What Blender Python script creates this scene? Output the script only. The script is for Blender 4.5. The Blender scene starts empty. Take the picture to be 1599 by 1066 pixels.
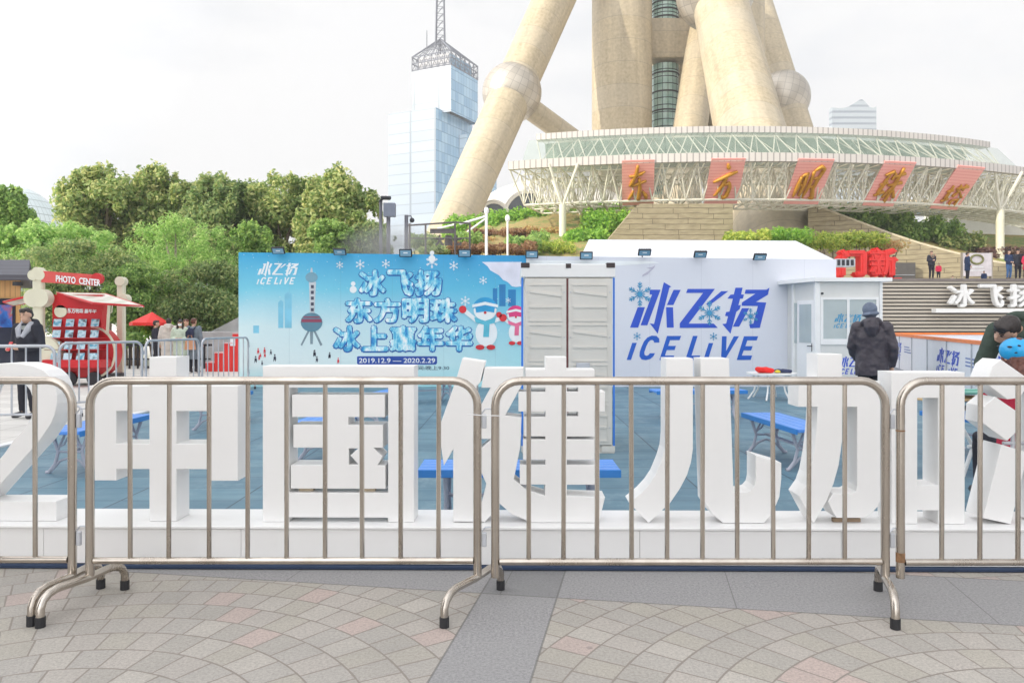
import bpy, math, random
import numpy as np
from math import sin, cos, pi, radians as R, sqrt
from mathutils import Vector, Matrix
S = bpy.context.scene
C = S.collection
# ---------------------------------------------------------------- camera, world, sun, exposure
FPX, CX, HZ, EYE = 1200.0, 800.0, 505.0, 1.5          # focal length in photo pixels, principal column, horizon row, eye height
cam_d = bpy.data.cameras.new('camera'); cam = bpy.data.objects.new('camera', cam_d); C.objects.link(cam)
cam.location = (0, 0, EYE); cam.rotation_euler = (R(90), 0, 0)
cam_d.sensor_width = 36; cam_d.lens = 36 * FPX / 1599; cam_d.shift_y = -(533 - HZ) / 1599
cam_d.clip_start = 0.1; cam_d.clip_end = 6000
S.camera = cam
SUN_EL, SUN_AZ = R(29), (-0.86, -0.51)
w = bpy.data.worlds.new('World'); S.world = w; w.use_nodes = True
nt = w.node_tree; bg = nt.nodes['Background']; bg.inputs['Strength'].default_value = 0.1
sky = nt.nodes.new('ShaderNodeTexSky'); sky.sky_type = 'NISHITA'; sky.sun_disc = False
sky.sun_elevation = SUN_EL; sky.sun_rotation = math.atan2(SUN_AZ[0], SUN_AZ[1]) % (2 * pi); sky.dust_density = 2.0; sky.altitude = 0
tc = nt.nodes.new('ShaderNodeTexCoord'); mp = nt.nodes.new('ShaderNodeMapping'); mp.inputs['Scale'].default_value = (1, 1, 2.6)
nz = nt.nodes.new('ShaderNodeTexNoise'); nz.inputs['Scale'].default_value = 1.7; nz.inputs['Detail'].default_value = 7; nz.inputs['Roughness'].default_value = .55
cr = nt.nodes.new('ShaderNodeValToRGB'); cr.color_ramp.elements[0].position = .36; cr.color_ramp.elements[1].position = .58
cr.color_ramp.elements[0].color = (.62,) * 3 + (1,); cr.color_ramp.elements[1].color = (.985,) * 3 + (1,)
mx = nt.nodes.new('ShaderNodeMix'); mx.data_type = 'RGBA'; mx.inputs['B'].default_value = (8.0, 8.15, 8.5, 1)
L = nt.links.new
dt = nt.nodes.new('ShaderNodeVectorMath'); dt.operation = 'DOT_PRODUCT'; dt.inputs[1].default_value = (SUN_AZ[0] * .9, SUN_AZ[1] * .9, .45)
mr = nt.nodes.new('ShaderNodeMapRange'); mr.inputs['From Min'].default_value = 0; mr.inputs['From Max'].default_value = 1; mr.inputs['To Min'].default_value = .90; mr.inputs['To Max'].default_value = 2.9
vm = nt.nodes.new('ShaderNodeVectorMath'); vm.operation = 'SCALE'; vm.inputs[0].default_value = (7.85, 7.88, 8.02)      # hazy cloud, brighter towards the sun
L(tc.outputs['Generated'], dt.inputs[0]); L(dt.outputs['Value'], mr.inputs['Value']); L(mr.outputs[0], vm.inputs['Scale']); L(vm.outputs[0], mx.inputs['B'])
L(tc.outputs['Generated'], mp.inputs['Vector']); L(mp.outputs[0], nz.inputs['Vector']); L(nz.outputs['Fac'], cr.inputs[0])
L(cr.outputs[0], mx.inputs['Factor']); L(sky.outputs[0], mx.inputs['A']); L(mx.outputs['Result'], bg.inputs['Color'])
sd = bpy.data.lights.new('sun', 'SUN'); sd.energy = 3.6; sd.angle = R(0.6); sd.color = (1.0, .91, .74)
sun = bpy.data.objects.new('sun', sd); C.objects.link(sun)
sv = Vector((SUN_AZ[0] * cos(SUN_EL), SUN_AZ[1] * cos(SUN_EL), sin(SUN_EL)))
sun.rotation_euler = sv.to_track_quat('Z', 'Y').to_euler(); sun.location = sv * 200
S.view_settings.view_transform = 'Standard'; S.view_settings.look = 'None'; S.view_settings.exposure = 0.53; S.view_settings.gamma = 1
S.render.engine = 'CYCLES'; S.cycles.max_bounces = 6; S.cycles.transparent_max_bounces = 12
# ---------------------------------------------------------------- helpers
def P(x, y, Y): return Vector(((x - CX) / FPX * Y, Y, EYE - (y - HZ) / FPX * Y))
def G(x, y): return P(x, y, FPX * EYE / (y - HZ))
def srgb(r, g, b): return tuple(((c / 255) / 12.92 if c < 10 else ((c / 255 + .055) / 1.055) ** 2.4) for c in (r, g, b))
def tag(o, label=None, cat=None, group=None, kind=None):
    for k, v in (('label', label), ('category', cat), ('group', group), ('kind', kind)):
        if v: o[k] = v
    return o
def thing(name, label, cat, loc=(0, 0, 0), rz=0, group=None):
    o = bpy.data.objects.new(name, None); C.objects.link(o); o.location = loc; o.rotation_euler = (0, 0, rz)
    o.empty_display_size = .2
    return tag(o, label, cat, group)
def copy_tree(o, parent=None, label=None, loc=None, rz=None):
    c = o.copy(); C.objects.link(c)
    if parent: c.parent = parent
    if label: c['label'] = label
    if loc is not None: c.location = loc
    if rz is not None: c.rotation_euler = (0, 0, rz)
    for ch in [x for x in C.objects if x.parent == o]: copy_tree(ch, c)
    return c
def wloc(o):
    v = Vector((0, 0, 0))
    while o: v += o.location; o = o.parent
    return v
class MB:
    def __init__(s): s.v = []; s.f = []; s.m = []; s.mi = 0
    def add(s, vs, fs):
        n = len(s.v); s.v += [tuple(v) for v in vs]; s.f += [tuple(i + n for i in f) for f in fs]; s.m += [s.mi] * len(fs); return s
    def box(s, c, d, rz=0, bev=0):
        x, y, z = d[0] / 2, d[1] / 2, d[2] / 2; cs, sn = cos(rz), sin(rz)
        if bev <= 0:
            pts = [(-x, -y, -z), (x, -y, -z), (x, y, -z), (-x, y, -z), (-x, -y, z), (x, -y, z), (x, y, z), (-x, y, z)]
            fs = [(0, 3, 2, 1), (4, 5, 6, 7), (0, 1, 5, 4), (1, 2, 6, 5), (2, 3, 7, 6), (3, 0, 4, 7)]
        else:
            b = min(bev, x * .9, y * .9, z * .9); pts = []
            for sx in (-1, 1):
                for sy in (-1, 1):
                    for sz in (-1, 1):
                        pts += [(sx * x, sy * (y - b), sz * (z - b)), (sx * (x - b), sy * y, sz * (z - b)), (sx * (x - b), sy * (y - b), sz * z)]
            def I(a, bb, cc, k): return ((a > 0) * 4 + (bb > 0) * 2 + (cc > 0)) * 3 + k
            fs = []
            for k, sg in [(k, sg) for k in range(3) for sg in (-1, 1)]:
                q = []
                for (a, bb) in ((-1, -1), (1, -1), (1, 1), (-1, 1)):
                    t = [0, 0, 0]; t[k] = sg; t[(k + 1) % 3] = a; t[(k + 2) % 3] = bb; q.append(I(*t, k))
                fs.append(tuple(q if sg > 0 else q[::-1]))
            for k in range(3):                       # 12 edge faces: edges parallel to axis k
                i, j = (k + 1) % 3, (k + 2) % 3
                for a in (-1, 1):
                    for bb in (-1, 1):
                        t0 = [0, 0, 0]; t0[i] = a; t0[j] = bb; t0[k] = -1; t1 = list(t0); t1[k] = 1
                        q = [I(*t0, i), I(*t0, j), I(*t1, j), I(*t1, i)]
                        fs.append(tuple(q if a * bb > 0 else q[::-1]))
            for a in (-1, 1):
                for bb in (-1, 1):
                    for cc in (-1, 1):
                        q = [I(a, bb, cc, 0), I(a, bb, cc, 1), I(a, bb, cc, 2)]
                        fs.append(tuple(q if a * bb * cc > 0 else q[::-1]))
        return s.add([(c[0] + p[0] * cs - p[1] * sn, c[1] + p[0] * sn + p[1] * cs, c[2] + p[2]) for p in pts], fs)
    def b2(s, a, b, bev=0):
        return s.box([(a[i] + b[i]) / 2 for i in range(3)], [abs(b[i] - a[i]) for i in range(3)], 0, bev)
    def tube(s, pts, r, seg=8, cap=True, closed=False):
        pts = [Vector(p) for p in pts]; n = len(pts); rs = r if isinstance(r, (list, tuple)) else [r] * n
        rings = []; up = None
        for i, p in enumerate(pts):
            a = pts[(i - 1) % n] if (i > 0 or closed) else p; b = pts[(i + 1) % n] if (i < n - 1 or closed) else p
            t = (b - a).normalized()
            if up is None:
                up = Vector((0, 0, 1)) if abs(t.z) < .9 else Vector((1, 0, 0))
            side = t.cross(up).normalized(); up = side.cross(t).normalized()
            rings.append([p + (side * cos(2 * pi * k / seg) + up * sin(2 * pi * k / seg)) * rs[i] for k in range(seg)])
        vs = [v for rg in rings for v in rg]; fs = []
        for i in range(n if closed else n - 1):
            j = (i + 1) % n
            for k in range(seg):
                l = (k + 1) % seg; fs.append((i * seg + k, j * seg + k, j * seg + l, i * seg + l))
        if cap and not closed:
            fs.append(tuple(range(seg))); fs.append(tuple(range((n - 1) * seg + seg - 1, (n - 1) * seg - 1, -1)))
        return s.add(vs, fs)
    def prism(s, poly, z0, z1):
        n = len(poly); vs = [(p[0], p[1], z0) for p in poly] + [(p[0], p[1], z1) for p in poly]
        fs = [tuple(range(n - 1, -1, -1)), tuple(range(n, 2 * n))] + [(i, (i + 1) % n, n + (i + 1) % n, n + i) for i in range(n)]
        return s.add(vs, fs)
    def vprism(s, poly, Y0, Y1):       # poly in (x, z), extruded in Y
        n = len(poly); vs = [(p[0], Y0, p[1]) for p in poly] + [(p[0], Y1, p[1]) for p in poly]
        fs = [tuple(range(n)), tuple(range(2 * n - 1, n - 1, -1))] + [((i + 1) % n, i, n + i, n + (i + 1) % n) for i in range(n)]
        return s.add(vs, fs)
    def sph(s, c, r, nu=16, nv=10, sq=(1, 1, 1)):
        vs = [(c[0], c[1], c[2] + r * sq[2])]; fs = []
        for i in range(1, nv):
            for k in range(nu):
                a = pi * i / nv; b = 2 * pi * k / nu
                vs.append((c[0] + r * sq[0] * sin(a) * cos(b), c[1] + r * sq[1] * sin(a) * sin(b), c[2] + r * sq[2] * cos(a)))
        vs.append((c[0], c[1], c[2] - r * sq[2])); e = len(vs) - 1
        for k in range(nu):
            l = (k + 1) % nu; fs.append((0, 1 + k, 1 + l)); fs.append((e, e - nu + l, e - nu + k))
            for i in range(nv - 2):
                a = 1 + i * nu; fs.append((a + k, a + nu + k, a + nu + l, a + l))
        return s.add(vs, fs)
    def loft(s, secs, seg=14):          # horizontal ellipses (cx, cy, z, rx, ry)
        vs = []; fs = []
        for (cx, cy, z, rx, ry) in secs:
            vs += [(cx + rx * cos(2 * pi * k / seg), cy + ry * sin(2 * pi * k / seg), z) for k in range(seg)]
        n = len(secs)
        for i in range(n - 1):
            for k in range(seg):
                l = (k + 1) % seg; fs.append((i * seg + k, i * seg + l, (i + 1) * seg + l, (i + 1) * seg + k))
        fs.append(tuple(range(seg - 1, -1, -1))); fs.append(tuple(range((n - 1) * seg, n * seg)))
        return s.add(vs, fs)
    def quad(s, a, b, c, d): return s.add([a, b, c, d], [(0, 1, 2, 3)])
    def build(s, name, mats, parent=None, local=False, smooth=False):
        me = bpy.data.meshes.new(name); vs = s.v
        o = bpy.data.objects.new(name, me)
        if parent is not None and not local:
            w = wloc(parent); vs = [(v[0] - w.x, v[1] - w.y, v[2] - w.z) for v in vs]
        me.from_pydata(vs, [], s.f)
        if not isinstance(mats, (list, tuple)): mats = [mats]
        for m in mats: me.materials.append(m)
        if len(mats) > 1: me.polygons.foreach_set('material_index', s.m)
        if smooth:
            me.polygons.foreach_set('use_smooth', [True] * len(me.polygons))
            if smooth == 'auto' :
                try: me.set_sharp_from_angle(angle=R(40))
                except Exception: pass
        me.update(); C.objects.link(o)
        if parent is not None: o.parent = parent
        return o
def struct(name, mb, m, **k): return tag(mb.build(name, m, **k), kind='structure')
def baked(o_tmp):
    """evaluate an object with modifiers / curve into a mesh datablock"""
    C.objects.link(o_tmp); bpy.context.view_layer.update()
    dg = bpy.context.evaluated_depsgraph_get(); me = bpy.data.meshes.new_from_object(o_tmp.evaluated_get(dg))
    C.objects.unlink(o_tmp); return me
def remeshed(mb, voxel, name, m, parent, disp=0, dscale=.12, smooth_it=2, world=False):
    me = bpy.data.meshes.new(name); me.from_pydata(mb.v, [], mb.f); o = bpy.data.objects.new('tmp', me)
    md = o.modifiers.new('r', 'REMESH'); md.mode = 'VOXEL'; md.voxel_size = voxel
    sm = o.modifiers.new('s', 'SMOOTH'); sm.iterations = smooth_it; sm.factor = .5
    if disp:
        tx = bpy.data.textures.new('folds', 'CLOUDS'); tx.noise_scale = dscale
        dm = o.modifiers.new('d', 'DISPLACE'); dm.texture = tx; dm.strength = disp; dm.mid_level = .5
    me2 = baked(o); me2.name = name; me2.materials.clear()
    for mm in (m if isinstance(m, (list, tuple)) else [m]): me2.materials.append(mm)
    me2.polygons.foreach_set('use_smooth', [True] * len(me2.polygons))
    ob = bpy.data.objects.new(name, me2); C.objects.link(ob)
    if parent is not None: ob.parent = parent
    return ob
def flat_mesh(loops, depth, bevel=0):
    """closed 2D loops (outer and holes together) -> extruded mesh verts/faces in (x, 0, z), front face at y=-depth/2"""
    cu = bpy.data.curves.new('c', 'CURVE'); cu.dimensions = '2D'; cu.fill_mode = 'BOTH'; cu.extrude = max(depth / 2 - bevel, 0); cu.bevel_depth = bevel
    for lp in loops:
        sp = cu.splines.new('POLY'); sp.points.add(len(lp) - 1)
        for p, q in zip(sp.points, lp): p.co = (q[0], q[1], 0, 1)
        sp.use_cyclic_u = True
    return _conv(bpy.data.objects.new('c', cu))
def _conv(o):
    me = baked(o); vs = [(v.co.x, -v.co.z, v.co.y) for v in me.vertices]; fs = [tuple(p.vertices) for p in me.polygons]
    bpy.data.meshes.remove(me); return vs, fs
def text_mesh(txt, size, depth, bold=0, shear=0, align='CENTER', sx=1, spacing=1):
    cu = bpy.data.curves.new('t', 'FONT'); cu.body = txt; cu.size = size; cu.extrude = depth / 2; cu.offset = bold; cu.shear = shear
    cu.align_x = align; cu.align_y = 'CENTER'; cu.space_character = spacing; cu.resolution_u = 4
    vs, fs = _conv(bpy.data.objects.new('t', cu)); return [(v[0] * sx, v[1], v[2]) for v in vs], fs
def place(vf, c): return [(v[0] + c[0], v[1] + c[1], v[2] + c[2]) for v in vf[0]], vf[1]
def pxloops(loops, Y, x0=0, y0=0, s=1):
    out = []
    for lp in loops:
        o = []
        for (x, y) in lp:
            p = P(x0 + x / s, y0 + y / s, Y); o.append((p.x, p.z))
        out.append(o)
    return out
# ---------------------------------------------------------------- node material helper
class X:
    def __init__(s, t, o): s.t = t; s.o = o
    def _m(s, op, *a):
        n = s.t.nodes.new('ShaderNodeMath'); n.operation = op
        for i, q in enumerate((s,) + a):
            if isinstance(q, X): s.t.links.new(q.o, n.inputs[i])
            else: n.inputs[i].default_value = q
        return X(s.t, n.outputs[0])
    def __add__(s, o): return s._m('ADD', o)
    def __sub__(s, o): return s._m('SUBTRACT', o)
    def __mul__(s, o): return s._m('MULTIPLY', o)
    def __truediv__(s, o): return s._m('DIVIDE', o)
    def lt(s, o): return s._m('LESS_THAN', o)
    def gt(s, o): return s._m('GREATER_THAN', o)
    def floor(s): return s._m('FLOOR')
    def fract(s): return s._m('FRACT')
    def abs(s): return s._m('ABSOLUTE')
    def min(s, o): return s._m('MINIMUM', o)
    def max(s, o): return s._m('MAXIMUM', o)
    def sqrt(s): return s._m('SQRT')
    def pow(s, o): return s._m('POWER', o)
    def atan2(s, o): return s._m('ARCTAN2', o)
class NM:
    def __init__(s, name, rough=.6, metal=0, spec=None):
        s.m = bpy.data.materials.new(name); s.m.use_nodes = True; s.t = s.m.node_tree; s.b = s.t.nodes['Principled BSDF']
        s.b.inputs['Roughness'].default_value = rough; s.b.inputs['Metallic'].default_value = metal
        if spec is not None: s.b.inputs['Specular IOR Level'].default_value = spec
    def n(s, typ, **k):
        q = s.t.nodes.new(typ)
        for a, b in k.items(): setattr(q, a, b)
        return q
    def pos(s, which='obj'):
        if which == 'world': o = s.n('ShaderNodeNewGeometry').outputs['Position']
        else: o = s.n('ShaderNodeTexCoord').outputs['Object']
        sp = s.n('ShaderNodeSeparateXYZ'); s.t.links.new(o, sp.inputs[0]); s.vec = o
        return X(s.t, sp.outputs[0]), X(s.t, sp.outputs[1]), X(s.t, sp.outputs[2])
    def noise(s, scale, detail=3, vec=None, rough=.5, scl=None):
        q = s.n('ShaderNodeTexNoise'); q.inputs['Scale'].default_value = scale; q.inputs['Detail'].default_value = detail; q.inputs['Roughness'].default_value = rough
        v = vec if vec is not None else s.n('ShaderNodeTexCoord').outputs['Object']
        if scl:
            mpp = s.n('ShaderNodeMapping'); mpp.inputs['Scale'].default_value = scl; s.t.links.new(v, mpp.inputs[0]); v = mpp.outputs[0]
        s.t.links.new(v, q.inputs['Vector']); return X(s.t, q.outputs['Fac'])
    def wn(s, a, b=0.0):
        q = s.n('ShaderNodeTexWhiteNoise', noise_dimensions='2D'); cb = s.n('ShaderNodeCombineXYZ')
        for i, z in enumerate((a, b)):
            if isinstance(z, X): s.t.links.new(z.o, cb.inputs[i])
            else: cb.inputs[i].default_value = z
        s.t.links.new(cb.outputs[0], q.inputs['Vector']); return X(s.t, q.outputs['Value'])
    def mix(s, f, a, b):
        q = s.n('ShaderNodeMix', data_type='RGBA')
        for nm, z in (('Factor', f), ('A', a), ('B', b)):
            if isinstance(z, X): s.t.links.new(z.o, q.inputs[nm])
            elif isinstance(z, (tuple, list)): q.inputs[nm].default_value = tuple(z[:3]) + (1,)
            else: q.inputs[nm].default_value = z
        return X(s.t, q.outputs['Result'])
    def ramp(s, f, stops, interp='LINEAR'):
        q = s.n('ShaderNodeValToRGB'); e = q.color_ramp.elements; q.color_ramp.interpolation = interp
        while len(e) < len(stops): e.new(.5)
        for el, (p, c) in zip(e, stops): el.position = p; el.color = tuple(c[:3]) + (1,)
        s.t.links.new(f.o, q.inputs[0]); return X(s.t, q.outputs[0])
    def col(s, c):
        if isinstance(c, X): s.t.links.new(c.o, s.b.inputs['Base Color'])
        else: s.b.inputs['Base Color'].default_value = tuple(c[:3]) + (1,)
        return s
    def rgh(s, f): s.t.links.new(f.o, s.b.inputs['Roughness']); return s
    def bump(s, h, dist=.01, st=.5):
        q = s.n('ShaderNodeBump'); q.inputs['Strength'].default_value = st; q.inputs['Distance'].default_value = dist
        s.t.links.new(h.o, q.inputs['Height']); s.t.links.new(q.outputs[0], s.b.inputs['Normal']); return s
def sc(c, k): return tuple(min(1, x * k) for x in c[:3])
def mat(name, c, rough=.6, metal=0, var=.12, ns=3.0, bump=0, bs=40, spec=None, scl=None):
    a = NM(name, rough, metal, spec); f = a.noise(ns, 5, scl=scl)
    a.col(a.mix(a.ramp(f, [(.3, (0, 0, 0)), (.7, (1, 1, 1))]), sc(c, 1 - var), sc(c, 1 + var)))
    if bump: a.bump(a.noise(bs, 3), bump, .6)
    return a.m
M = {}
M['white'] = mat('white_board', (.80, .80, .81), .55, var=.025, ns=1.5)
M['white_paint'] = mat('white_painted_board', (.82, .82, .81), .45, var=.03, ns=2)
M['steel'] = None
a = NM('stainless_steel', .3, 1.0); f = a.noise(5, 6, scl=(1, 1, .35)); f2 = a.noise(90, 3, scl=(1, 1, .2))
g = a.noise(2.3, 2)
a.col(a.mix(a.ramp(f, [(.35, (0, 0, 0)), (.75, (1, 1, 1))]), (.60, .55, .49), (.40, .35, .30))); a.rgh(f * .22 + f2 * .10 + .08); M['steel'] = a.m
M['galv'] = mat('galvanised_steel', (.52, .54, .58), .45, .6, .15, 4)
M['rust'] = mat('rusty_metal', (.30, .17, .09), .8, .2, .4, 30)
M['rubber'] = mat('black_rubber', (.025, .025, .028), .7)
M['dark'] = mat('dark_metal', (.035, .037, .045), .5, .3)
M['blue_plastic'] = mat('blue_plastic_slat', (.10, .30, .80), .4, var=.06)
M['grey_iron'] = mat('grey_cast_iron', (.42, .43, .50), .5, .1, .1)
M['concrete'] = mat('concrete', (.42, .37, .30), .75, var=.15, ns=.4, bump=.02, bs=3)
M['red'] = mat('red_paint', (.58, .025, .03), .45, var=.08)
M['red2'] = mat('bright_red_foam', (.80, .035, .03), .55, var=.06)
M['cream'] = mat('cream_paint', (.72, .70, .55), .5, var=.05)
M['skin'] = mat('skin', (.62, .38, .27), .5, var=.06, ns=12)
M['black_hair'] = mat('black_hair', (.03, .022, .02), .45, var=.4, ns=60)
M['brown_hair'] = mat('brown_hair', (.13, .045, .03), .45, var=.4, ns=60)
def cloth(name, c, var=.15): return mat(name, c, .85, 0, var, 9, bump=.004, bs=120, spec=.2)
M['frosted'] = mat('frosted_glass', (.45, .52, .53), .15, var=.05)
# ---------------------------------------------------------------- ground
a = NM('granite_paving', .75)
x, y, z = a.pos('world')
u = x * .9857 - y * .1685; v = x * .1685 + y * .9857
band1 = v.gt(4.19) * v.lt(4.92); band2 = u.gt(-.89) * u.lt(-.467)
band = band1.max(band2)
left = u.lt(-.68)
cu = left * (-2.234 - 1.72) + 1.72; cv = left * (2.236 - 2.72) + 2.72
far = v.gt(4.92); cu = cu - far * 1.9; cv = cv + far * 9.0
dx = u - cu; dy = v - cv; r = (dx * dx + dy * dy).sqrt(); th = dy.atan2(dx)
RW = .192
ri = (r / RW).floor(); rf = (r / RW).fract()
cnt = ((ri + .5) * (RW * 6.2832 / .15)).floor().max(4.0)
ta = (th / 6.28319 + 1.0) * cnt + a.wn(ri, 3.3); ti = ta.floor(); tf = ta.fract()
arc = (ri + .5) * RW * 6.2832 / cnt
j1 = (rf.min(rf * -1 + 1)) * RW; j2 = (tf.min(tf * -1 + 1)) * arc
wob = a.noise(14, 3, a.vec) * .007 - .002
joint = (j1.min(j2) + wob).lt(.006)
rnd = a.wn(ri, ti); rnd2 = a.wn(ri + 17.3, ti)
stone = a.ramp(rnd, [(0, srgb(186, 181, 172)), (.25, srgb(197, 190, 181)), (.45, srgb(190, 185, 177)), (.62, srgb(203, 197, 187)), (.74, srgb(208, 187, 178)), (.83, srgb(193, 187, 174)), (1, srgb(194, 188, 180))], 'CONSTANT')
spk = a.noise(70, 7, a.vec, .85); blot = a.noise(1.3, 4, a.vec)
stone = a.mix(a.ramp(spk, [(.40, (0, 0, 0)), (.60, (1, 1, 1))]), a.mix(.58, (0, 0, 0), stone), a.mix(.98, (0, 0, 0), stone))
stone = a.mix(.15, stone, srgb(188, 179, 172))
vg = a.n('ShaderNodeTexVoronoi'); vg.inputs['Scale'].default_value = 3.1; a.t.links.new(a.vec, vg.inputs['Vector'])
gum = X(a.t, vg.outputs['Distance']).lt(.05) * a.wn((x * 3.1).floor(), (y * 3.1).floor()).gt(.55)
grime = a.ramp(a.noise(.55, 6, a.vec, .65), [(.42, (0, 0, 0)), (.68, (1, 1, 1))])
stone = a.mix(grime * .38, stone, (.25, .235, .215))
stone = a.mix(gum * .45, stone, (.16, .15, .15))
stone = a.mix(a.ramp(blot, [(.3, (1, 1, 1)), (.62, (0, 0, 0))]) * .22, stone, (.26, .25, .24))
darkg = a.mix(a.ramp(spk, [(.38, (0, 0, 0)), (.62, (1, 1, 1))]), srgb(122, 121, 122), srgb(172, 170, 170))
cross = band1 * band2
bj = (v / .73 + .26).fract(); 
darkg = a.mix(cross * .45, darkg, (.12, .125, .13))
jb = ((u / 1.27 + .62).fract() * 1.27).lt(.006) * band1
jj = (v - 4.19).abs().lt(.006).max((v - 4.92).abs().lt(.006)).max((u + .89).abs().lt(.005)).max((u + .467).abs().lt(.005)).max(jb)
darkg = a.mix(a.ramp(a.noise(1.1, 6, a.vec, .7), [(.4, (0, 0, 0)), (.7, (1, 1, 1))]) * .35, darkg, srgb(176, 175, 174)); darkg = a.mix(grime * .25, darkg, (.14, .135, .13))
colr = a.mix(joint, stone, srgb(142, 134, 126))
colr = a.mix(band, colr, darkg); colr = a.mix(jj * .6, colr, srgb(96, 94, 92))
farp = y.gt(6.0)
px_ = (x / .6).fract(); py_ = (y / .6).fract(); fj = px_.min(px_ * -1 + 1).min(py_.min(py_ * -1 + 1)).lt(.012)
fcol = a.mix(a.wn((x / .6).floor(), (y / .6).floor()), srgb(206, 203, 198), srgb(222, 219, 214)); fcol = a.mix(fj, fcol, srgb(170, 165, 160))
colr = a.mix(farp, colr, fcol)
a.col(colr); jf = joint * (band * -1 + 1)
a.bump((jf * -1 + 1) * .6 + spk * .22, .006, .8)
g = MB(); g.quad((-2500, -300, 0), (2500, -300, 0), (2500, 3000, 0), (-2500, 3000, 0)); struct('ground', g, a.m)
# rink-side rubber floor
a = NM('rubber_tile_floor', .6); x, y, z = a.pos('world')
tx_ = (x / 1.0 + .31).fract(); ty_ = (y / .5).fract()
jt = (tx_.min(tx_ * -1 + 1)).lt(.008).max((ty_.min(ty_ * -1 + 1) * .5).lt(.006))
cc = a.mix(a.wn((x + .31).floor(), (y / .5).floor()) * .5 + a.noise(1.1, 4, a.vec) * .5, srgb(70, 104, 124), srgb(104, 140, 156))
cc = a.mix(a.ramp(a.noise(3, 5, a.vec, scl=(.5, 2.5, 1)), [(.5, (0, 0, 0)), (.75, (1, 1, 1))]) * .3, cc, srgb(130, 165, 178))
sc2 = a.ramp(a.noise(2.2, 7, a.vec, .75, (1, .6, 1)), [(.52, (0, 0, 0)), (.66, (1, 1, 1))]); cc = a.mix(sc2 * .35, cc, srgb(150, 172, 182))
cc = a.mix(jt, cc, srgb(55, 78, 95)); a.col(cc); a.rgh(a.noise(2.5, 3, a.vec) * .5 + .3); a.bump(jt * -1 + a.noise(200, 2, a.vec) * .2, .004, .6)
g = MB(); g.quad((-6.15, 5.14, .004), (24, 5.14, .004), (24, 20.5, .004), (-6.15, 20.5, .004)); struct('rubber_floor', g, a.m)
g = MB(); g.b2((-6.27, 5.14, 0), (-6.154, 18.0, .03), .005); struct('floor_kerb', g, M['white'])
# rink ice
a = NM('ice', .12); a.col(a.mix(a.noise(.8, 4), (.72, .8, .86), (.85, .89, .92)))
# ---------------------------------------------------------------- unseen tower-sized block, added off-frame to cast the shade on the square
a = NM('shade_block_facade', .5); x, y, z = a.pos('obj')
w1 = (z / 3.6).fract().gt(.45) * ((x + y) / 1.8).fract().gt(.2)
a.col(a.mix(w1, (.45, .43, .4), (.06, .08, .1)))
g = MB(); g.b2((-78, -60, 0), (-46, -8, 76)); g.b2((-72, -54, 76), (-52, -14, 80))
o = g.build('shade_block', a.m); tag(o, 'tall unseen block added left of the square to shade it, outside the picture', 'shade block')
# ---------------------------------------------------------------- letter platform and big letters
DL = 4.78; TH = .19
ZP = .262
a = NM('white_laminate', .4); n1 = a.noise(1.1, 4); n2 = a.noise(14, 4, scl=(.4, 1, 2)); scf = a.ramp(a.noise(6, 7, None, .75, (1, 1, .5)), [(.62, (0, 0, 0)), (.72, (1, 1, 1))])
a.col(a.mix(a.ramp(n1 * .7 + n2 * .3, [(.35, (0, 0, 0)), (.75, (1, 1, 1))]), a.mix(scf * .35, (.88, .875, .865), (.68, .66, .63)), (.84, .835, .83))); a.bump(a.noise(1.7, 3), .012, .5); M['lam'] = a.m
t = thing('letter_platform', 'long low white plinth carrying the row of big white letters', 'platform', (0, 4.9, 0))
ang = -.013
def rp(p):  # tiny yaw of the whole letter row, as in the photo
    c, s_ = cos(ang), sin(ang); xx, yy = p[0], p[1] - 4.8
    return (xx * c - yy * s_, 4.8 + xx * s_ + yy * c, p[2])
def rot(mb): mb.v = [rp(v) for v in mb.v]; return mb
xs_ = [-5.2, -4.1, -2.88, -1.66, -.44, .78, 2.0, 3.22, 4.44, 5.6]
g = MB()
for xa_, xb_ in zip(xs_, xs_[1:]): g.b2((xa_ + .0015, 4.69, .03), (xb_ - .0015, 5.10, ZP - .022))
rot(g).build('plinth', M['lam'], t)
g = MB(); g.b2((-5.2, 4.675, ZP - .018), (5.6, 5.115, ZP), .004); rot(g).build('top_board', M['lam'], t)
g = MB(); g.b2((-5.2, 4.665, .002), (5.6, 5.125, .026), .006); rot(g).build('base_strip', mat('navy_felt', (.03, .05, .10), .9), t)
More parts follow.
